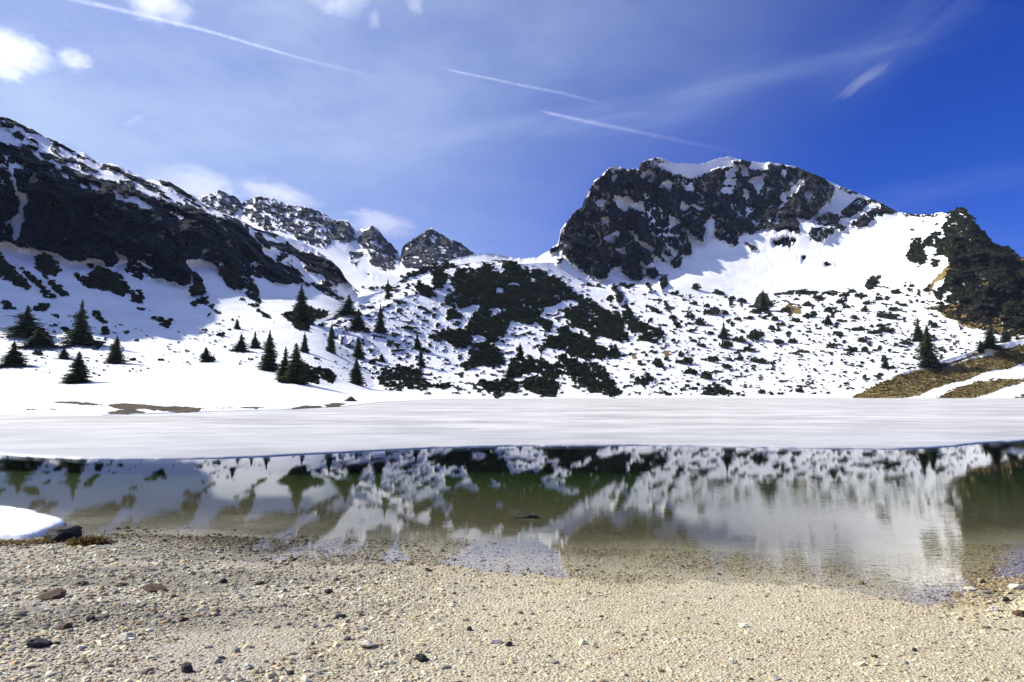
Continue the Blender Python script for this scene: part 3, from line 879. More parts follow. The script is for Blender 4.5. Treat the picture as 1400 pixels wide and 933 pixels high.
# ------------------------------------------------------------------ lake ice
EDGE = [(-900, 580), (-500, 596), (-200, 610), (-60, 617), (0, 622), (50, 625), (120, 627), (220, 627.5), (300, 627), (360, 625), (420, 621.5), (500, 617.5), (600, 612.5), (700, 610.5), (800, 609.6),
        (870, 609.3), (950, 610.3), (1050, 612), (1130, 613.3), (1230, 614.2), (1270, 613), (1310, 610), (1345, 606.5), (1397, 603.5), (1500, 597), (1900, 585)]
ep = np.array([on_z(a, b, 0.0) for a, b in EDGE], float)
order = np.argsort(ep[:, 0])
ep = ep[order]
ix = axis([(-120, -40, 4), (-40, 40, 0.12), (40, 120, 4)])
iy0 = np.interp(ix, ep[:, 0], ep[:, 1])
iy0 = iy0 + (fbm(np.stack([ix / 2.3, ix * 0, ix * 0], 1), 6, 121, 0.62) - 0.5) * 0.7
tt = np.concatenate([np.array([0, 0.0006, 0.0015, 0.003]), np.linspace(0.005, 1, 90) ** 1.8 + 0.003])
tt = tt / tt[-1]
spread = 1 + tt[:, None] * 7.0
IX = ix[None, :] * spread
IY = iy0[None, :] * (1 - tt[:, None]) + 560 * tt[:, None]
q = np.stack([IX.ravel() / 9, IY.ravel() / 2.2, IX.ravel() * 0], 1)
IZ = 0.045 + (fbm(q, 3, 131) - 0.5).reshape(IX.shape) * 0.02 * np.clip(tt[:, None] * 60, 0, 1)
IZ[0] = 0.012
top = np.stack([IX, IY, IZ], -1)
bot = top[:1].copy()
bot[..., 1] += 0.03
bot[..., 2] = -0.12
ice_v = np.concatenate([bot, top], 0)
m, t, out = material('lake_ice')
pos = t.node('ShaderNodeNewGeometry').outputs['Position']
ppx, ppy, ppz = t.sep(pos)
s1 = t.noise(t.mapping(pos, (0.05, 0.11, 1), (0, 0, R(8))), 1.0, 6, 0.62)
s2 = t.noise(t.mapping(pos, (0.22, 0.42, 1), (0, 0, R(-10))), 1.0, 6, 0.62)
s3 = t.noise(pos, 0.02, 4, 0.6)
melt = t.range(ppy, 21.0, 46.0, 1.0, 0.0)
f = t.math('ADD', t.math('MULTIPLY', t.range(s1, 0.40, 0.60), 0.55), t.math('MULTIPLY', t.range(s2, 0.38, 0.62), 0.45))
c = t.mix(f, (0.38, 0.37, 0.34), (0.70, 0.68, 0.63))
c = t.mix(t.math('MULTIPLY', melt, 0.55), c, t.mix(s2, (0.27, 0.28, 0.295), (0.52, 0.52, 0.525)))
# wet rim where the ice thins out
attr = t.node('ShaderNodeAttribute', attribute_name='rim')
c = t.mix(t.math('MULTIPLY', attr.outputs['Fac'], 0.65), c, (0.44, 0.47, 0.53))
nb = t.bump(s2, 0.25, 0.15)
principled(t, out, c, 0.55, 0.3, nb)
M['ice'] = m
wx = IX[0]
rimw = 0.16 + 0.9 * np.clip((wx - 9) / 6.0, 0, 1) + 0.9 * np.clip((-12.2 - wx) / 2.0, 0, 1)
rim = np.clip(1 - (IY - IY[0][None]) / rimw[None], 0, 1)
rim = np.concatenate([np.ones((1, len(ix))), rim], 0)
o = new_obj('ice', ice_v.reshape(-1, 3), grid_faces(len(ice_v), len(ix)), M['ice'], attrs={'rim': rim.ravel()})
tag(o, kind='structure')


# ------------------------------------------------------------------ plants: meshes
def icos():
    g = (1 + 5 ** 0.5) / 2
    v_ = np.array([(-1, g, 0), (1, g, 0), (-1, -g, 0), (1, -g, 0), (0, -1, g), (0, 1, g), (0, -1, -g), (0, 1, -g), (g, 0, -1), (g, 0, 1), (-g, 0, -1), (-g, 0, 1)], float)
    f_ = np.array([(0, 11, 5), (0, 5, 1), (0, 1, 7), (0, 7, 10), (0, 10, 11), (1, 5, 9), (5, 11, 4), (11, 10, 2), (10, 7, 6), (7, 1, 8), (3, 9, 4), (3, 4, 2), (3, 2, 6), (3, 6, 8), (3, 8, 9), (4, 9, 5), (2, 4, 11), (6, 2, 10), (8, 6, 7), (9, 8, 1)], int)
    return v_ / np.linalg.norm(v_[0]), f_


def subdiv(v_, f_):
    v_ = list(map(tuple, v_))
    cache, nf = {}, []

    def mid(a, b):
        k = (min(a, b), max(a, b))
        if k not in cache:
            p_ = np.array(v_[a]) + np.array(v_[b])
            v_.append(tuple(p_ / np.linalg.norm(p_)))
            cache[k] = len(v_) - 1
        return cache[k]
    for a, b, c_ in f_:
        ab, bc, ca = mid(a, b), mid(b, c_), mid(c_, a)
        nf += [(a, ab, ca), (b, bc, ab), (c_, ca, bc), (ab, bc, ca)]
    return np.array(v_), np.array(nf)


def shrub_mesh(seed, n=150, height=0.62):
    """low mountain pine: many upturned needle tufts over a flattened dome, unit width"""
    r = np.random.default_rng(seed)
    V, Fc = [], []
    lobes = [(r.uniform(-.28, .28), r.uniform(-.28, .28), r.uniform(.16, .30), r.uniform(.5, 1.0)) for _ in range(6)]
    for i in range(n):
        lx, ly, lr, lh = lobes[i % 6]
        a = r.uniform(0, 2 * math.pi)
        q_ = math.sqrt(r.uniform(0, 1))
        x, y = lx + lr * q_ * math.cos(a), ly + lr * q_ * math.sin(a)
        z = height * lh * math.sqrt(max(0, 1 - q_ * q_)) * r.uniform(0.35, 0.85)
        out_ = np.array([x * 1.2 + r.normal() * .25, y * 1.2 + r.normal() * .25, 0.9 + r.normal() * .2])
        out_ /= np.linalg.norm(out_)
        L = r.uniform(.10, .20)
        side = np.cross(out_, r.normal(size=3))
        side /= np.linalg.norm(side)
        s2 = np.cross(out_, side)
        base = np.array([x, y, z])
        for w_ in (side, s2):
            k = len(V)
            V += [base - w_ * L * .55, base + w_ * L * .55, base + out_ * L + w_ * L * r.uniform(-.2, .2)]
            Fc.append((k, k + 1, k + 2))
    return np.array(V), np.array(Fc)


def spruce_crown(seed, irregular=0.25, n_lay=26, nbm=1.3):
    """drooping sprays in whorls, unit height, unit width at the foot"""
    r = np.random.default_rng(seed)
    V, Fc = [], []
    for i in range(n_lay):
        h = 0.04 + 0.95 * (i / (n_lay - 1)) ** 0.92
        rad = 0.5 * (1 - h) ** 0.85 + 0.015
        rad *= 1 + irregular * r.normal() * 0.6
        nb_ = max(6, int((13 * (1 - h) + 4) * nbm))
        for j in range(nb_):
            if r.uniform() < 0.10:
                continue
            a = 2 * math.pi * (j + r.uniform(-.4, .4)) / nb_ + i * 1.3
            sec = fbm(np.array([[math.cos(a) * .9 + 5, math.sin(a) * .9 + 5, h * 4.5]]), 3, seed)[0]
            if sec < 0.5 - 0.28 * irregular - 0.12 and h < .9:
                continue
            L = rad * r.uniform(0.72, 1.18) * (1 + irregular * 2.6 * (sec - .5))
            dr = np.array([math.cos(a), math.sin(a), 0])
            sd = np.array([-math.sin(a), math.cos(a), 0])
            droop = r.uniform(.10, .42)
            nseg = 5
            hh = h + r.uniform(-.024, .024)
            for s_ in range(nseg):
                t_ = (s_ + 0.6) / nseg
                c_ = dr * L * t_ + np.array([0, 0, hh - droop * L * t_ * (1.15 - 0.5 * t_) * 0.55])
                wd = L * 0.42 * (1.15 - t_) + 0.018
                for sg in (-1, 1):
                    tip = c_ + dr * L * 0.16 + sd * sg * wd * r.uniform(.7, 1.2) + np.array([0, 0, -r.uniform(0.0, .02)])
                    k = len(V)
                    V += [c_ - dr * L * .16, c_ + dr * L * .16 + np.array([0, 0, .010]), tip]
                    Fc.append((k, k + 1, k + 2))
                k = len(V)
                V += [c_ - sd * wd * .35, c_ + sd * wd * .35, c_ + dr * L * .12 - np.array([0, 0, r.uniform(.02, .055)])]
                Fc.append((k, k + 1, k + 2))
    return np.array(V), np.array(Fc)


def trunk_mesh(seed):
    r = np.random.default_rng(seed)
    V, Fc = [], []
    rings = 8
    for i in range(rings):
        h = i / (rings - 1)
        rad = 0.022 * (1 - h) ** 0.8 + 0.002
        for k in range(7):
            a = 2 * math.pi * k / 7
            V.append((rad * math.cos(a) * (1.5 if i == 0 else 1), rad * math.sin(a) * (1.5 if i == 0 else 1), -0.03 + h * 0.99))
    for i in range(rings - 1):
        for k in range(7):
            a, b = i * 7 + k, i * 7 + (k + 1) % 7
            Fc += [(a, b, b + 7), (a, b + 7, a + 7)]
    for _ in range(14):                          # bare limbs
        h = r.uniform(.06, .8)
        a = r.uniform(0, 6.28)
        L = 0.34 * (1 - h)
        k = len(V)
        V += [(0, 0, h - .006), (0, 0, h + .006), (L * math.cos(a), L * math.sin(a), h - L * .3)]
        Fc.append((k, k + 1, k + 2))
    return np.array(V), np.array(Fc)


def mesh_of(name, V, Fc, mat, smooth=False):
    o_ = new_obj(name, V, np.asarray(Fc), mat, smooth=smooth)
    me_ = o_.data
    bpy.data.objects.remove(o_)
    return me_


CROWNS = [mesh_of('crown', *spruce_crown(200 + i, (0.35, 0.6, 0.8, 0.45)[i], (40, 36, 30, 44)[i]), M['needle']) for i in range(4)]
TRUNKS = [mesh_of('trunk', *trunk_mesh(210 + i), M['bark']) for i in range(2)]
SHRUBS_V = [shrub_mesh(220 + i, (170, 150, 130, 190)[i], (0.6, 0.5, 0.75, 0.45)[i]) for i in range(4)]
SHRUBS = [mesh_of('dwarf_pine', *sv, M['scrub']) for sv in SHRUBS_V]
SHRUBS_DRY = [mesh_of('dwarf_pine', *sv, M['dryscrub']) for sv in SHRUBS_V[:2]]

GROUP_T = 'spruces standing in the snow round the lake'


def spruce(px, base, top, wpx, label, k=0, name='spruce_tree'):
    p_ = ground_at(px, base)
    if p_ is None:
        print('no ground for tree', px, base)
        return
    mpp = p_[1] / F
    hgt_, wid = (base - top) * mpp * 1.03, wpx * mpp
    e = bpy.data.objects.new(name, None)
    COL.objects.link(e)
    e.location = p_ - np.array([0, 0, 0.02 * hgt_])
    e.rotation_euler = (0, 0, random.uniform(0, 6.28))
    e.empty_display_size = 0.5
    tag(e, label, 'tree', GROUP_T)
    for nm, me_ in (('crown', CROWNS[k % 4]), ('trunk', TRUNKS[k % 2])):
        o_ = bpy.data.objects.new(nm, me_)
        COL.objects.link(o_)
        o_.parent = e
        o_.rotation_euler = (random.gauss(0, .04), random.gauss(0, .04), 0) if nm == 'crown' else (0, 0, 0)
        o_.scale = (wid * .90, wid * .90, hgt_) if nm == 'crown' else (hgt_ * .8, hgt_ * .8, hgt_)
    return e


TREES = [
    (34, 460, 418, 40, 'broad dark spruce at the far left, highest of the clump there', 2),
    (18, 501, 466, 32, 'squat bushy spruce at the left edge below the broad dark one', 1),
    (110, 470, 411, 32, 'ragged two tiered spruce on the left slope with a thin leaning top', 2),
    (106, 524, 481, 38, 'full rounded green spruce, lowest of the left trees on the flat snow', 3),
    (158, 497, 459, 27, 'slim spruce above a low shrub right of the rounded green one', 0),
    (54, 474, 449, 36, 'low wide spruce between the broad dark one and the two tiered one', 1),
    (88, 491, 471, 14, 'small thin spruce above the rounded green one on the left', 1),
    (282, 495, 475, 22, 'small bushy spruce alone where the snow flat meets the left slope', 3),
    (329, 480, 456, 19, 'small ragged spruce on the slope above and left of the lakeside row', 1),
    (324, 450, 435, 10, 'tiny dark spruce high on the open snow under the left cliff', 0),
    (412, 440, 390, 30, 'tall dark spruce rising from the scrub in the valley mouth', 0),
    (367, 507, 452, 30, 'tall pointed spruce at the left end of the lakeside row', 0),
    (389, 520, 474, 24, 'slimmer front spruce of the close pair beside the lake', 1),
    (404, 524, 470, 38, 'broadest spruce of the lakeside row, dark down to the snow', 3),
    (416, 482, 454, 14, 'narrow spruce just behind the broadest lakeside tree', 0),
    (452, 482, 440, 15, 'narrow upright spruce midway between the lakeside row and the hump', 0),
    (490, 488, 460, 19, 'short conical spruce at the middle of the lower hump slope', 0),
    (487, 526, 489, 24, 'conical spruce nearest the ice, under the hump slope', 3),
    (520, 455, 416, 18, 'lone sharp pointed spruce high on the hump slope', 0),
    (489, 450, 421, 21, 'spruce with a wide foot left of the lone sharp pointed one', 1),
    (476, 429, 403, 22, 'stout spruce on the crest where the hump drops to the valley', 2),
    (529.5, 409, 380, 8, 'thin spire of a spruce on the hump crest against the snow valley', 0),
    (571, 477, 455, 12, 'upper of two small spruces above the big dark shrub by the ice', 1),
    (576, 501, 476, 13, 'lower of two small spruces above the big dark shrub by the ice', 0),
    (349, 476, 452, 13, 'small pale spruce just left of the tall pointed lakeside one', 1),
    (522, 494, 483, 10, 'tiny spruce in the snow right of the conical lakeside tree', 0),
    (711, 492, 468, 15, 'small spruce at the foot of the dark thicket, right one of two', 0),
    (698, 515, 488, 15, 'small spruce at the foot of the dark thicket, left one of two', 1),
    (641, 457, 434, 11, 'young spruce at the left rim of the dark thicket', 0),
    (1269, 501, 446, 32, 'big dark spruce at the top edge of the golden grass slope', 3),
    (1256, 466, 433, 15, 'thin spruce behind the big one above the golden grass', 1),
    (1354, 476, 444, 24, 'bushy spruce below the brown grass of the right knoll', 2),
    (1375, 468, 450, 14, 'small spruce close to the right edge above the snowy bank', 1),
    (1211, 503, 486, 11, 'sparse little spruce on the snow left of the golden grass', 1),
    (1045, 425, 396, 18, 'spruce standing alone on the lip below the snowfield', 0),
    (1132, 444, 429, 13, 'small spruce among the shrubs right of the brown rock', 0),
    (990, 463, 439, 12, 'small spruce in the middle of the shrubby slope', 1),
    (1340, 482, 464, 10, 'slender spruce rising behind the snowy strip of the bank', 0),
]
for a_ in TREES:
    spruce(*a_)

# ------------------------------------------------------------------ thickets
def inside(px, py, polys, holes=()):
    v_ = union(px, py, polys)
    if holes:
        v_ = np.minimum(v_, -union(px, py, holes))
    return np.minimum(v_, gaps(px, py))


def clumps(name, polys, holes, spacing, size, mats=None, seed=0, zoff=0.0):
    """mountain pine covering an outlined patch of ground"""
    r = np.random.default_rng(seed + 300)
    A = np.concatenate([np.array(p_) for p_ in polys])
    x0, y0 = np.maximum(A.min(0), (-60, 0))
    x1, y1 = np.minimum(A.max(0), (1460, 545))
    nx, ny = int((x1 - x0) / spacing) + 1, int((y1 - y0) / (spacing * .75)) + 1
    gx_, gy_ = np.meshgrid(x0 + np.arange(nx + 1) * spacing, y0 + np.arange(ny + 1) * spacing * .75)
    gx_ = gx_.ravel() + r.uniform(-.6, .6, gx_.size) * spacing
    gy_ = gy_.ravel() + r.uniform(-.6, .6, gy_.size) * spacing * .75
    ok = inside(gx_, gy_, polys, holes) > r.uniform(-1.6, 2.0, gx_.size)
    VV, FF, n = [], [], 0
    for a, b in zip(gx_[ok], gy_[ok]):
        p_ = ground_at(a, b)
        if p_ is None:
            continue
        V, Fc = SHRUBS_V[r.integers(4)]
        s_ = size * r.uniform(.7, 1.45) * p_[1] / F
        an = r.uniform(0, 6.28)
        ca, sa = math.cos(an), math.sin(an)
        W_ = np.stack([V[:, 0] * ca - V[:, 1] * sa, V[:, 0] * sa + V[:, 1] * ca, V[:, 2] * r.uniform(.8, 1.3)], 1) * s_ + p_ + np.array([0, 0, zoff * s_])
        VV.append(W_)
        FF.append(Fc + n)
        n += len(V)
    if not VV:
        print('empty', name)
        return None
    return new_obj(name, np.concatenate(VV), np.concatenate(FF), mats or M['scrub'], smooth=False)


hump = [q_ for q_ in MAIN_SCRUB if max(a for a, b in q_) < 915]
knoll = [q_ for q_ in MAIN_SCRUB if min(a for a, b in q_) > 1225 and max(b for a, b in q_) > 350]
o = clumps('mountain_pine_scrub', hump, MAIN_SCRUB_HOLES, 4.2, 7.5, seed=1)
tag(o, 'dense dark mountain pine scrub matted over the snowy hump behind the ice', 'scrub', kind='stuff')
o = clumps('knoll_scrub', knoll, MAIN_SCRUB_HOLES, 4.0, 5.6, seed=2)
tag(o, 'dark green scrub and low forest covering the steep knoll at the right edge', 'scrub', kind='stuff')

THICK = [
    (0, 'round dark pine thicket high on the shaded snow under the left cliff'), (1, 'long dark pine thicket trailing down from the round one under the cliff'),
    (2, 'narrow slanting pine thicket left of the round one on the shaded snow'), (3, 'large dark pine thicket cut by the left edge on the shaded snow'),
    (4, 'widest pine thicket in the middle of the shaded snow below the cliff'), (5, 'small upright pine thicket at the lower right end of the widest one'),
    (8, 'flat little pine thicket at the lower rim of the cliff shadow'), (9, 'slanting pine thicket near the right end of the shaded snow, below the cliff tail'),
    (11, 'compact pine thicket right under the cliff where the dark tail ends'), (12, 'drooping dark pine thicket hanging from the cliff foot above the valley trees'),
    (17, 'small pine thicket up and right of the ragged two tiered spruce'), (18, 'small pine thicket below the one right of the two tiered spruce'),
    (19, 'pine thicket between the broad dark spruce and the shaded thickets above'), (21, 'little pine thicket at the far left above the broad dark spruce'),
    (22, 'dark pine thicket sloping down right from the broad dark spruce'), (23, 'pine thicket round the foot of the two tiered spruce'),
    (24, 'dark pine thicket at the head of the snow tongue right of the cliff'), (25, 'broad dark pine thicket under the tall spruce in the valley mouth'),
    (26, 'thin broken pine thicket along the left rim of the sunlit snow tongue'), (27, 'dark pine thicket joined to the right side of the broadest lakeside spruce'),
    (28, 'low pine thicket spread round the feet of the lakeside spruce pair'),
]
for k, lab in THICK:
    o = clumps('pine_thicket', [LEFT_SCRUB[k]], (), 3.6, 6.5, seed=20 + k)
    if o:
        tag(o, lab, 'thicket', 'pine thickets on the left slope')
o = clumps('pine_thicket', [P('D', '750 680 770 640 830 620 900 620 970 630 1000 680 1050 720 1000 745 880 725 820 745 770 720')], (), 3.4, 7, seed=50)
tag(o, 'big dark pine thicket beside the ice, left of the hump, snow on top', 'thicket', 'pine thickets beside the ice')
o = clumps('pine_thicket', [P('H', '320 735 370 715 430 725 500 745 540 765 480 772 400 770 330 765')], (), 3.4, 6, seed=51)
tag(o, 'long low pine thicket beside the ice under the shrubby slope', 'thicket', 'pine thickets beside the ice')
o = clumps('pine_thicket', [P('G', '760 660 800 550 830 550 840 620 875 660 820 700 800 680')], (), 3.4, 6.5, seed=52)
tag(o, 'dark pine thicket on the snowfield just left of the dark knoll', 'thicket')

m, t, out = material('dry_grass')
pos = t.node('ShaderNodeNewGeometry').outputs['Position']
principled(t, out, t.mix(t.range(t.noise(pos, 0.25, 5, .65), .34, .66), (0.12, 0.088, 0.033), (0.42, 0.325, 0.135)), 0.85, 0.1)
M['dry_grass'] = m
o = clumps('dry_grass', SLOPE_GRASS, (), 2.6, 3.0, M['dry_grass'], seed=60)
tag(o, 'golden dead grass matted over the bank at the right of the lake', 'grass', kind='stuff')
o = clumps('dry_grass', MAIN_BROWN[:1], (), 3.2, 3.6, M['dryscrub'], seed=61)
tag(o, 'brown dead grass at the foot of the dark knoll', 'grass', kind='stuff')

# ------------------------------------------------------------------ single shrubs
BIG = """40 90 60 110 120 35 290 180 60 410 205 90 480 235 50 540 250 60 880 200 60 1000 200 50 1250 150 70 1190 220 60 1230 260 50 920 330 90 1010 300 60 1000 355 50 900 270 70 960 240 40
1070 255 50 1110 280 45 1210 300 60 1330 335 90 1370 295 50 1330 410 80 1280 420 50 1165 400 60 1060 430 60 1085 355 50 910 415 40 960 395 40 720 348 50 750 375 60 700 400 50 570 340 50 610 308 60
370 315 100 440 315 50 275 260 55 345 275 50 250 335 60 310 375 90 360 420 50 430 445 60 520 465 80 610 455 100 730 470 70 820 470 50 580 515 60 440 500 80 310 490 60 270 465 40 520 565 50 460 568 40 620 578 100
370 572 70 220 585 90 70 590 50 250 635 90 340 668 90 270 725 50 850 740 50 910 672 30 1010 748 30 1110 698 30 640 748 50 750 752 40 1190 465 50 1130 515 70 1020 495 70 870 523 50 1210 518 50 160 335 50 180 375 50
1130 720 24 700 755 30 930 750 26 660 340 40 830 350 50 780 300 60 680 310 40 1150 340 50 1370 200 60 1290 330 40 1240 420 40"""
b_ = [float(a) for a in BIG.split()]
POS = [(880 + b_[i] / 4, 350 + b_[i + 1] / 4 + 1.5, b_[i + 2] / 4) for i in range(0, len(b_), 3)]
GROUP_S = 'mountain pine shrubs dotted over the snow'
LAB = {'slope': 'small dark mountain pine shrub dotted on the snow slope under the wide right snowfield',
       'hump': 'small dark mountain pine shrub dotted on the snowy hump side behind the lakeside spruces',
       'flat': 'small dark mountain pine shrub on the sunlit snow below the shaded left slope'}
SPOT = {'slope': P('P', '895 398 1000 405 1100 402 1180 395 1240 385 1290 400 1340 470 1250 500 1160 540 900 542 870 500'),
        'hump': P('P', '440 455 520 408 580 375 620 400 600 440 640 470 630 540 560 542 480 525 430 500'),
        'flat': P('P', '0 440 100 430 220 455 330 430 380 440 350 500 250 505 130 515 0 510')}
r = np.random.default_rng(77)
items = [(x, y, w_, 'slope') for x, y, w_ in POS]
for zone, cnt in (('slope', 108), ('hump', 62), ('flat', 40)):
    poly = SPOT[zone]
    A = np.array(poly)
    k = 0
    while k < cnt:
        x, y = r.uniform(A[:, 0].min(), A[:, 0].max()), r.uniform(A[:, 1].min(), A[:, 1].max())
        if sdpoly(np.array([x]), np.array([y]), poly)[0] < 0:
            continue
        k += 1
        big = 1.0 if zone != 'slope' else np.clip(1.9 - (y - 400) / 90.0, 0.55, 1.6)
        items.append((x, y, float(np.clip(r.lognormal(1.75, .45) * big, 3, 17)), zone))
for i, (x, y, w_, zone) in enumerate(items):
    p_ = ground_at(x, y)
    if p_ is None:
        continue
    dry = i % 9 == 4
    o = bpy.data.objects.new('dwarf_pine', SHRUBS_DRY[i % 2] if dry else SHRUBS[i % 4])
    COL.objects.link(o)
    s_ = w_ * p_[1] / F * 1.02
    o.location = p_ - np.array([0, 0, .06 * s_])
    o.rotation_euler = (0, 0, r.uniform(0, 6.28))
    o.scale = (s_, s_, s_ * r.uniform(.75, 1.15))
    tag(o, LAB[zone], 'shrub', GROUP_S)
# the countless smallest tufts
r = np.random.default_rng(78)
VV, FF, n = [], [], 0
for zone, cnt in (('slope', 1500), ('hump', 620), ('flat', 520)):
    poly = SPOT[zone]
    A = np.array(poly)
    xs_, ys_ = r.uniform(A[:, 0].min(), A[:, 0].max(), cnt), r.uniform(A[:, 1].min(), A[:, 1].max(), cnt)
    dens = noise2(xs_, ys_, 22, 9, 0.1, 3, 141)
    ok = (sdpoly(xs_, ys_, poly) > 0) & (dens > (0.46 if zone == 'flat' else 0.41))
    for x, y in zip(xs_[ok], ys_[ok]):
        p_ = ground_at(x, y)
        if p_ is None:
            continue
        V, Fc = SHRUBS_V[r.integers(4)]
        s_ = float(np.clip(r.lognormal(1.1, .5), 1.5, 6.5)) * p_[1] / F
        Fc = Fc[:90]
        VV.append(V * s_ + p_)
        FF.append(Fc + n)
        n += len(V)
o = new_obj('low_scrub', np.concatenate(VV), np.concatenate(FF), M['scrub'], smooth=False)
tag(o, 'countless tiny scrub tufts poking through the snow of the slopes', 'scrub', kind='stuff')


# ------------------------------------------------------------------ gravel of the beach
ico_v, ico_f = icos()
m, t, out = material('pebbles')
at = t.node('ShaderNodeAttribute', attribute_name='tone')
pos = t.node('ShaderNodeNewGeometry').outputs['Position']
n_ = t.noise(pos, 140.0, 4, 0.6)
c = t.mix(t.range(n_, 0.3, 0.75, 0, 0.35), at.outputs['Color'], (0.10, 0.085, 0.06))
principled(t, out, c, 0.7, 0.25, t.bump(n_, 0.4, 0.004))
M['pebble'] = m


def pebble_field(name, n, ymin, ymax, smin, smed, smax, seed, zsink=0.25, xlim=None):
    r = np.random.default_rng(seed)
    Y = np.sqrt(r.uniform(ymin ** 2, ymax ** 2, n * 2))
    X = r.uniform(-1, 1, n * 2) * (Y * 0.80 + 2.4)
    dens = fbm(np.stack([X / .9, Y / .9, X * 0], 1), 3, seed)
    sy_ = shore_y(X)
    keep = (r.uniform(0, 1, n * 2) < np.clip((dens - 0.28) * 3.2, 0.15, 1)) & (Y < sy_ + 1.6)
    if xlim is not None:
        keep &= X < xlim + r.normal(0, .5, n * 2)
    X, Y = X[keep][:n], Y[keep][:n]
    n = len(X)
    left = np.clip((0.4 - X - (fbm(np.stack([X / 1.5, Y / 1.5, X * 0 + 5], 1), 3, seed + 2) - .5) * 4) / 2.2, 0, 1)
    right = np.clip((X - 3.0) / 1.2, 0, 1) * np.clip(1 - np.abs(Y - shore_y(X)) / 0.9, 0, 1)
    S = np.clip(smed * np.exp(r.normal(0, .48, n)) * (0.72 + 0.42 * left + 1.1 * right), smin, smax)
    base = np.array([(0.60, 0.52, 0.385), (0.47, 0.40, 0.29), (0.70, 0.64, 0.52), (0.36, 0.30, 0.215), (0.30, 0.285, 0.27), (0.16, 0.115, 0.08), (0.075, 0.065, 0.06), (0.44, 0.30, 0.17)])
    wl = np.array([.30, .24, .14, .15, .07, .05, .025, .025])
    wr = np.array([.14, .14, .18, .15, .20, .09, .06, .04])
    u_ = r.uniform(0, 1, n)
    ka = np.searchsorted(np.cumsum(wl), u_).clip(0, 7)
    kb = np.searchsorted(np.cumsum(wr), u_).clip(0, 7)
    k_ = np.where(r.uniform(0, 1, n) < left, kb, ka)
    colr = np.minimum(base[k_] * np.array([1.28, 1.27, 1.06]) * r.uniform(.8, 1.15, (n, 1)), .82) * (1 - 0.02 * left[:, None])
    damp = damp_patch(X, Y)[:, None]
    colr = colr * (1 - .30 * damp)
    wet = np.clip(1 - (sy_[keep][:n] - Y) / 0.35, 0, 1)[:, None] * 0.58
    colr = colr * (1 - wet * np.array([.90, 1.0, 1.16]))
    # jittered stones
    nv = len(ico_v)
    J = r.uniform(.68, 1.22, (n, nv, 1)) * ico_v[None]
    sc3 = np.stack([r.uniform(.8, 1.5, n), r.uniform(.7, 1.1, n), r.uniform(.35, .75, n)], 1) * S[:, None]
    J = J * sc3[:, None, :]
    an = np.where(r.uniform(0, 1, n) < .6, r.normal(0.25, .4, n), r.uniform(0, 6.28, n))
    ca, sa = np.cos(an)[:, None], np.sin(an)[:, None]
    x = J[..., 0] * ca - J[..., 1] * sa
    y = J[..., 0] * sa + J[..., 1] * ca
    tl = r.normal(0, .25, n)[:, None]
    z = J[..., 2] + y * tl
    Z = ground_z(X, Y) + sc3[:, 2] * (0.5 - zsink)
    Vx = np.stack([x + X[:, None], y + Y[:, None], z + Z[:, None]], -1).reshape(-1, 3)
    Fx = (ico_f[None] + (np.arange(n) * nv)[:, None, None]).reshape(-1, 3)
    o_ = new_obj(name, Vx, Fx, M['pebble'], smooth=False, attrs={'tone': np.repeat(colr, nv, 0)})
    return o_


o = pebble_field('gravel', 128000, 3.3, 8.4, 0.003, 0.0062, 0.024, 401)
tag(o, 'loose pale and grey gravel covering the lake shore', 'gravel', kind='stuff')
o = pebble_field('pebbles', 3700, 3.3, 9.0, 0.009, 0.0135, 0.034, 402, 0.3)
tag(o, 'scattered larger pebbles lying in the shore gravel', 'pebbles', kind='stuff')
o = pebble_field('cobbles', 7300, 3.3, 8.6, 0.008, 0.0125, 0.030, 403, 0.3, -0.5)
tag(o, 'coarser grey stones mixed into the left part of the shore gravel', 'stones', kind='stuff')

# ------------------------------------------------------------------ single stones
s2v, s2f = subdiv(*icos())
s3v, s3f = subdiv(s2v, s2f)


def stone_material(name, a, b):
    m_, t_, o_ = material(name)
    p_ = t_.node('ShaderNodeNewGeometry').outputs['Position']
    nn = t_.noise(p_, 55.0, 6, 0.65)
    principled(t_, o_, t_.mix(t_.range(nn, 0.32, 0.7), a, b), 0.75, 0.25, t_.bump(nn, 0.6, 0.01))
    return m_


ST = {'dark': stone_material('dark_stone', (0.018, 0.016, 0.016), (0.06, 0.055, 0.052)), 'brown': stone_material('brown_stone', (0.045, 0.026, 0.016), (0.14, 0.085, 0.05)),
      'pale': stone_material('pale_stone', (0.42, 0.37, 0.29), (0.72, 0.67, 0.57)), 'grey': stone_material('grey_stone', (0.13, 0.125, 0.12), (0.30, 0.285, 0.265))}


def on_ground(px, py):
    rx_, rz_ = rays(px, py)
    D = float(on_z(px, py, 0.05)[1])
    for _ in range(12):
        z_ = float(ground_z(np.array([float(rx_) * D]), np.array([D]))[0])
        D = (z_ - CAMZ) / float(rz_)
    return np.array([float(rx_) * D, D, z_])


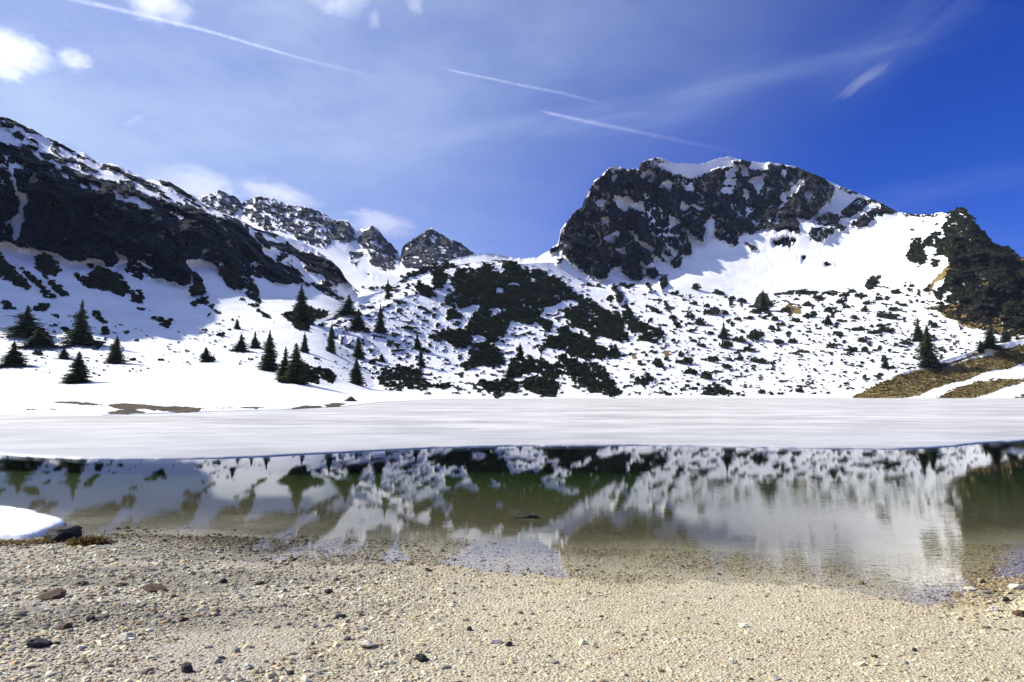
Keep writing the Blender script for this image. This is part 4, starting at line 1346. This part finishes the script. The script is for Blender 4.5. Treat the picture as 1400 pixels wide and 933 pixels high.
def stone(px, py, wpx, kind, label, flat=0.5, ang=0.0, seed=0, deep=0.8):
    p_ = on_ground(px, py)
    w_ = wpx * np.linalg.norm(p_ - np.array([0, 0, CAMZ])) / F / 2 * (.82 if wpx < 26 else .95)
    q_ = s3v * 2.1 + seed * 9.3
    d_ = 1 + (fbm(q_ * .6, 3, seed) - .5) * 1.1 + (fbm(q_ * 2.2, 2, seed + 5) - .5) * .25
    # a few flat broken faces
    V = s3v * d_[:, None]
    r_ = np.random.default_rng(seed + 900)
    for _ in range(7):
        nrm = r_.normal(size=3)
        nrm /= np.linalg.norm(nrm)
        h_ = r_.uniform(.55, .85)
        ex = np.maximum(V @ nrm - h_, 0)
        V = V - ex[:, None] * nrm
    V = V * np.array([w_, w_ * deep, w_ * flat])
    o_ = new_obj('stone', V, s3f, ST[kind], smooth=False)
    o_.location = p_ + np.array([0, 0, w_ * flat * .38])
    o_.rotation_euler = (r_.normal() * .12, r_.normal() * .12, ang)
    tag(o_, label, 'stone', 'single stones lying on the gravel shore')


STONES = [
    (256, 918, 19, 'dark', 'black angular stone near the bottom edge, left of the centre of the beach', .9, .3),
    (212, 808, 30, 'brown', 'flat dark brown stone on the grey gravel, widest on the left beach', .35, .1),
    (70, 817, 30, 'brown', 'long dark brown stone at the far left on the grey gravel', .4, .1),
    (172, 872, 20, 'pale', 'pale flat stone with a dark shadow under it, left lower beach', .45, .2),
    (90, 860, 17, 'brown', 'rust brown stone between the long dark brown stone and the lower left corner', .6, .4),
    (52, 884, 26, 'dark', 'dark slanted stone low in the left corner of the beach', .5, .7),
    (122, 849, 12, 'dark', 'small dark stone up and right of the rust brown one', .8, .5),
    (305, 797, 12, 'dark', 'dark pebble sized stone right of the flat dark brown one, nearer the water', .8, .2),
    (112, 800, 17, 'brown', 'brown stone just above and right of the long dark brown one', .45, .1),
    (165, 801, 15, 'brown', 'brown stone left of the widest flat dark brown one', .4, 0.),
    (250, 849, 14, 'brown', 'brown stone in the middle of the left beach', .5, .3),
    (326, 817, 13, 'pale', 'pale stone at the middle left where grey gravel turns cream', .5, .2),
    (240, 835, 9, 'pale', 'small white round stone on the grey gravel', .8, .0),
    (302, 901, 13, 'dark', 'small flat dark stone up and right of the black angular one', .45, .1),
    (466, 844, 21, 'dark', 'dark leaf shaped stone lying on cream gravel at the middle left', .35, .25),
    (449, 811, 14, 'dark', 'dark pointed stone above the leaf shaped one', .6, .5),
    (431, 858, 10, 'grey', 'round grey stone below the leaf shaped one', .8, .0),
    (396, 922, 12, 'dark', 'black stone at the bottom edge right of the black angular one', .8, .6),
    (577, 903, 22, 'dark', 'dark slanted stone low in the middle of the beach', .5, .5),
    (586, 781, 12, 'brown', 'brown stone on the gravel close to the middle of the waterline', .6, .2),
    (505, 883, 30, 'pale', 'long pale sliver of stone left of the dark slanted one', .3, .35),
    (642, 862, 9, 'dark', 'small black pointed stone right of the middle of the beach', .9, .2),
    (695, 883, 12, 'dark', 'dark stone beside a pale one at the bottom middle of the beach', .8, .4),
    (676, 879, 20, 'pale', 'pale stone beside a dark one at the bottom middle of the beach', .4, .1),
    (1250, 890, 8, 'dark', 'small black stone alone on the pale right side of the beach', .8, .2),
    (1196, 899, 9, 'brown', 'small brown stone left of the black one on the pale right beach', .6, .1),
    (1060, 929, 13, 'pale', 'pale stone at the bottom edge of the right half of the beach', .6, .1),
    (1344, 798, 9, 'dark', 'black stone in the shallow water at the right edge', .9, .3),
    (1377, 823, 13, 'dark', 'dark purplish stone among the pale ones at the right waterline', .8, .3),
    (1349, 812, 12, 'grey', 'grey stone left of the dark purplish one at the right waterline', .7, .2),
    (1357, 836, 20, 'pale', 'flat pale stone below the dark purplish one at the right waterline', .45, .2),
    (1328, 808, 17, 'pale', 'pale stone farthest left of the cluster at the right waterline', .5, .1),
    (1390, 806, 20, 'pale', 'white stone topmost at the right edge waterline', .6, .1),
    (1392, 842, 18, 'brown', 'brown stone lowest in the cluster at the right waterline', .6, .3),
]
for k, (x, y, w_, kd, lb, fl, an) in enumerate(STONES):
    stone(x, y, w_, kd, lb, fl, an, k + 1)

# dark waterlogged stick in the lake
p0 = on_ground(690, 710)
pts = [np.array([-.32, .05, .02]), np.array([-.15, .0, .045]), np.array([.02, .0, .07]), np.array([.18, .04, .06]), np.array([.27, .02, .03])]
V, Fc = [], []
for i, c_ in enumerate(pts):
    rad = (.018, .026, .06, .055, .02)[i]
    for k in range(7):
        a = 2 * math.pi * k / 7
        V.append(c_ + np.array([0, rad * math.cos(a), rad * math.sin(a) * .8]))
for i in range(4):
    for k in range(7):
        a, b = i * 7 + k, i * 7 + (k + 1) % 7
        Fc.append((a, b, b + 7, a + 7))
o = new_obj('driftwood', np.array(V), np.array(Fc), ST['dark'])
p0 = np.array([*[float(a) for a in on_z(722, 707, 0.0)], -0.035])
o.location = p0
o.scale = (.62, .62, .62)
tag(o, 'short dark piece of driftwood lying in the shallow lake', 'driftwood')

# dark stump on the far left shore
p_ = ground_at(478, 549)
if p_ is None:
    p_ = np.array([*[float(a) for a in on_z(478, 549, 0.1)], 0.1])
mp = p_[1] / F
V = s3v * (1 + (fbm(s3v * 2 + 4, 3, 71) - .5)[:, None] * .8) * np.array([10 * mp, 5 * mp, 6 * mp])
V[:, 2] = np.where(V[:, 2] > 0, V[:, 2] * (1.3 - np.abs(V[:, 0] - 2 * mp) / (9 * mp)).clip(.1, 1.2), V[:, 2] * .2)
o = new_obj('rock', V, s3f, ST['dark'], smooth=False)
o.location = p_
tag(o, 'dark pointed rock sticking out of the snow beside the frozen lake', 'rock')

# ------------------------------------------------------------------ snow remnant, boulder and dead grass at the left of the beach
c0 = np.array([float(a) for a in on_z(-70, 722, 0.0)])
uu = np.linspace(0, 1, 30)
aa = np.linspace(0, 2 * math.pi, 120, endpoint=False)
OUT = [(-260, 735), (-120, 742), (0, 737), (25, 739), (48, 736), (65, 729), (80, 721), (92, 712), (78, 706), (55, 702), (30, 695), (0, 691), (-60, 688), (-200, 684), (-330, 690), (-380, 712)]
ow = np.array([[float(a) for a in on_z(x, y, 0.02)] for x, y in OUT])
cc = ow.mean(0)
oa = np.arctan2(ow[:, 1] - cc[1], ow[:, 0] - cc[0])
orr = np.hypot(ow[:, 0] - cc[0], ow[:, 1] - cc[1])
od = np.argsort(oa)
rad = np.interp(aa, oa[od], orr[od], period=2 * math.pi) if False else np.interp((aa + math.pi) % (2 * math.pi) - math.pi, np.concatenate([oa[od] - 2 * math.pi, oa[od], oa[od] + 2 * math.pi]), np.tile(orr[od], 3))
V = []
for u_ in uu:
    X = cc[0] + np.cos(aa) * rad * u_
    Y = cc[1] + np.sin(aa) * rad * u_
    n_ = fbm(np.stack([X / .8, Y / .8, X * 0], 1), 4, 151) - .5
    z = 0.075 * (1 - u_ ** 8) ** 0.6 + n_ * .08 * (1 - u_ ** 4) + np.where(u_ == 1, -.06, 0) + 0.015
    V.append(np.stack([X, Y, np.maximum(ground_z(X, Y), -0.03) + z], 1))
V = np.concatenate(V)
na = len(aa)
Fc = []
for i in range(len(uu) - 1):
    for k in range(na):
        Fc.append((i * na + k, i * na + (k + 1) % na, (i + 1) * na + (k + 1) % na, (i + 1) * na + k))
m, t, out = material('old_snow')
pos = t.node('ShaderNodeNewGeometry').outputs['Position']
n1 = t.noise(pos, 9.0, 5, 0.6)
dirt = t.range(t.noise(pos, 22.0, 6, 0.7), 0.60, 0.72, 0, 0.5)
principled(t, out, t.mix(dirt, t.mix(t.range(n1, 0.35, 0.7), (0.86, 0.87, 0.88), (0.70, 0.70, 0.69)), (0.42, 0.38, 0.32)), 0.7, 0.2, t.bump(n1, 0.3, 0.05))
M['old_snow'] = m
o = new_obj('snow_patch', V, np.array(Fc), m)
tag(o, 'remnant of white snow melting on the gravel beside the open water', 'snow patch')

p_ = on_ground(84, 739)
wm = 36 * np.linalg.norm(p_) / F / 2
V = s3v * (1 + (fbm(s3v * 1.6 + 2, 4, 161) - .5)[:, None] * 1.3)
V = V * np.array([wm * 1.1, wm * .8, wm * .62])
o = new_obj('boulder', V, s3f, ST['dark'], smooth=False)
o.location = p_ + np.array([0, 0.05, wm * .25])
tag(o, 'black lumpy boulder against the edge of the snow remnant', 'boulder')


def tuft(px, py, wpx, n, label, mat, hgt=0.6, seed=0):
    p_ = on_ground(px, py)
    w_ = wpx * np.linalg.norm(p_) / F
    r_ = np.random.default_rng(seed)
    V, Fc = [], []
    for _ in range(n):
        a = r_.uniform(0, 6.28)
        q_ = math.sqrt(r_.uniform(0, 1)) * .42 * w_
        b = np.array([q_ * math.cos(a), q_ * math.sin(a) * .6, 0])
        ln = np.array([r_.normal() * .5 + .25 * math.cos(a), r_.normal() * .5, r_.uniform(.15, .8)])
        ln = ln / np.linalg.norm(ln) * w_ * r_.uniform(.18, .42)
        ln[2] *= hgt
        sd = np.array([-ln[1], ln[0], 0])
        sd = sd / (np.linalg.norm(sd) + 1e-6) * w_ * .016
        k = len(V)
        V += [b - sd, b + sd, b + ln * .6 + sd * .7, b + ln * .6 - sd * .7, b + ln + np.array([0, 0, -.12 * w_ * r_.uniform(0, 1)])]
        Fc += [[k, k + 1, k + 2, k + 3], [k + 3, k + 2, k + 4]]
    o_ = new_obj('grass_tuft', np.array(V), Fc, mat, smooth=False)
    o_.location = p_
    tag(o_, label, 'grass tuft', 'dead grass tufts beside the snow remnant')


m, t, out = material('dead_grass')
pos = t.node('ShaderNodeNewGeometry').outputs['Position']
n1 = t.noise(pos, 30.0, 3)
principled(t, out, t.mix(t.range(n1, .35, .65), (0.05, 0.035, 0.012), (0.26, 0.17, 0.05)), 0.8, 0.1)
M['dead'] = m
tuft(122, 744, 44, 900, 'brown and yellow tuft of dead grass right of the black boulder', m, .75, 1)
tuft(60, 741, 36, 350, 'thin brown dead grass between the snow remnant and the boulder', m, .45, 2)
tuft(16, 744, 50, 300, 'rusty flat dead grass under the edge of the snow remnant, far left', m, .3, 3)


# ------------------------------------------------------------------ clouds and vapour trails
def contrail_mat(name, dens):
    m_, t_, o_ = material(name)
    p_ = t_.node('ShaderNodeNewGeometry').outputs['Position']
    at_ = t_.node('ShaderNodeAttribute', attribute_name='thick')
    lw = t_.node('ShaderNodeLayerWeight')
    lw.inputs[0].default_value = 0.5
    fac = t_.math('POWER', t_.math('SUBTRACT', 1.0, lw.outputs['Facing']), 1.6)
    nn = t_.range(t_.noise(p_, 0.006, 5, 0.65), 0.3, 0.7, 0.35, 1.0)
    al = t_.math('MULTIPLY', t_.math('MULTIPLY', fac, nn), t_.math('MULTIPLY', at_.outputs['Fac'], dens))
    df = t_.node('ShaderNodeBsdfDiffuse')
    df.inputs[0].default_value = (.95, .95, .95, 1)
    tl = t_.node('ShaderNodeBsdfTranslucent')
    tl.inputs[0].default_value = (.95, .95, .95, 1)
    ad = t_.node('ShaderNodeAddShader')
    t_.l.new(df.outputs[0], ad.inputs[0])
    t_.l.new(tl.outputs[0], ad.inputs[1])
    tr_ = t_.node('ShaderNodeBsdfTransparent')
    mx_ = t_.node('ShaderNodeMixShader')
    t_.l.new(al, mx_.inputs[0])
    t_.l.new(tr_.outputs[0], mx_.inputs[1])
    t_.l.new(ad.outputs[0], mx_.inputs[2])
    t_.l.new(mx_.outputs[0], o_.inputs['Surface'])
    return m_


TRAIL = contrail_mat('vapour', 0.13)


def contrail(pts, alt, label, seed):
    """pts: (px, py, width in pixels, thickness)"""
    P_ = np.array(pts, float)
    n = 60
    tq = np.linspace(0, len(P_) - 1, n)
    px, py, wd, th = (np.interp(tq, range(len(P_)), P_[:, k]) for k in range(4))
    rx_, rz_ = rays(px, py)
    D = (alt - CAMZ) / rz_
    C_ = np.stack([rx_ * D, D, np.full(n, alt)], 1)
    r_ = np.random.default_rng(seed)
    rad = wd * np.linalg.norm(C_, axis=1) / F / 2 * (.8 + .5 * fbm(np.stack([tq * 9, tq * 0, tq * 0], 1), 3, seed))
    C_[:, 2] += (fbm(np.stack([tq * 6, tq * 0 + 2, tq * 0], 1), 3, seed) - .5) * rad * .5
    tg = np.gradient(C_, axis=0)
    tg /= np.linalg.norm(tg, axis=1)[:, None]
    sd = np.cross(tg, (0, 0, 1.0))
    up = np.cross(sd, tg)
    k_ = 14
    V = np.concatenate([C_[:, None] + rad[:, None, None] * (math.cos(a) * sd + math.sin(a) * up)[:, None] for a in np.linspace(0, 2 * math.pi, k_, endpoint=False)], 1).reshape(-1, 3)
    Fc = []
    for i_ in range(n - 1):
        for q_ in range(k_):
            Fc.append((i_ * k_ + q_, i_ * k_ + (q_ + 1) % k_, (i_ + 1) * k_ + (q_ + 1) % k_, (i_ + 1) * k_ + q_))
    o_ = new_obj('contrail', V, np.array(Fc), TRAIL, attrs={'thick': np.repeat(th, k_)})
    tag(o_, label, 'contrail', 'vapour trails across the blue sky')


contrail([(40, -14, 6, 1.0), (200, 22, 6, 1), (300, 47, 5, 1), (380, 71, 4.5, .8), (430, 85, 4, .35), (500, 102, 6, .12), (570, 117, 6, .0)], 9500, 'long thin vapour trail slanting down from the top left corner of the sky', 1)
contrail([(604, 93, 2, 0), (620, 97, 3, .8), (700, 114, 4, .7), (770, 128, 4.5, .45), (830, 143, 5, 0.05)], 9500, 'straight vapour trail high above the far peaks, middle of the sky', 2)
contrail([(735, 150, 3, 0), (755, 156, 5, .9), (800, 166, 6, .75), (870, 180, 6, .4), (960, 199, 6, .12), (1040, 215, 6, 0)], 9000, 'fading vapour trail slanting down towards the top of the big peak', 3)
contrail([(167, 174, 3, 0), (174, 170, 5, 2.2), (190, 161, 4.5, 2.0), (204, 153, 3, .2)], 9000, 'tiny vapour trail above the left ridge', 4)

m, t, out = material('cloud_vapour')
tco = t.node('ShaderNodeTexCoord')
ob = tco.outputs['Object']
ln_ = t.vmath('LENGTH', ob)
oi = t.node('ShaderNodeObjectInfo')
off = t.vmath('ADD', ob, t.comb(t.math('MULTIPLY', oi.outputs['Random'], 50.0), 0.0, 0.0))
nn = t.noise(off, 2.0, 8, 0.68, 0.8)
dn = t.math('SUBTRACT', t.math('MULTIPLY', nn, 2.1), t.math('ADD', t.math('MULTIPLY', t.math('POWER', ln_, 1.5), 0.85), 0.42))
dn = t.math('MULTIPLY', t.range(dn, 0.0, 0.8, 0, 1, False), 0.0052)
vs = t.node('ShaderNodeVolumePrincipled')
vs.inputs['Color'].default_value = (1, 1, 1, 1)
vs.inputs['Anisotropy'].default_value = 0.6
t.put(vs.inputs['Density'], dn)
t.l.new(vs.outputs[0], out.inputs['Volume'])
M['cloud'] = m


def cloud(px, py, wpx, hpx, alt, label, ang=0.0, dens=1.0):
    rx_, rz_ = rays(px, py)
    D = (alt - CAMZ) / float(rz_)
    c_ = np.array([float(rx_) * D, D, alt])
    k = np.linalg.norm(c_) / F / 2
    d_ = 1 + (fbm(s3v * 1.4 + px, 3, int(px)) - .5)[:, None] * .35
    o_ = new_obj('cloud', s3v * d_ * 1.15, s3f, M['cloud'])
    o_.location = c_
    o_.scale = (wpx * k, (wpx * .5 + hpx * .5) * k, hpx * k)
    o_.rotation_euler = (0, ang, math.atan2(-c_[0], c_[1]))
    tag(o_, label, 'cloud', 'small white clouds in the sky')


cloud(18, 72, 88, 58, 2600, 'white puffy cloud cut by the left edge of the sky')
cloud(8, 100, 44, 22, 2600, 'small white scrap of cloud under the puffy one at the left edge')
cloud(215, 2, 90, 56, 2600, 'white cloud at the top edge crossed by the long vapour trail')
cloud(100, 82, 46, 30, 2600, 'faint scrap of cloud right of the puffy one at the left edge')
cloud(462, 0, 96, 40, 2600, 'white cloud at the top edge left of the middle')
cloud(568, 4, 30, 40, 2600, 'small upright cloud at the top edge near the middle')
cloud(512, 27, 20, 34, 2600, 'wispy little cloud below and between the two middle top clouds')
cloud(265, 258, 150, 62, 1500, 'white cloud rising behind the left ridge', .12)
cloud(380, 268, 130, 40, 1500, 'long white cloud lying along the far ridge top', .16)
cloud(520, 305, 120, 44, 1400, 'thin white cloud hanging above the gap of the far peaks', .15)
cloud(1180, 111, 84, 11, 3200, 'thin white slanting cloud wisp alone in the deep blue right sky', -.5)


# ------------------------------------------------------------------ mountain air
m, t, out = material('mountain_air')
vp = t.node('ShaderNodeVolumePrincipled')
vp.inputs['Color'].default_value = (0.50, 0.66, 1.0, 1)
vp.inputs['Density'].default_value = 0.00002
t.l.new(vp.outputs[0], out.inputs['Volume'])
hv = [(x, y, z) for z in (-10, 900) for y in (-4010, 12010) for x in (-4010, 4010)]
hf = [[0, 2, 3, 1], [4, 5, 7, 6], [0, 1, 5, 4], [2, 6, 7, 3], [0, 4, 6, 2], [1, 3, 7, 5]]
o = new_obj('haze', hv, hf, m, smooth=False)
tag(o, kind='stuff')
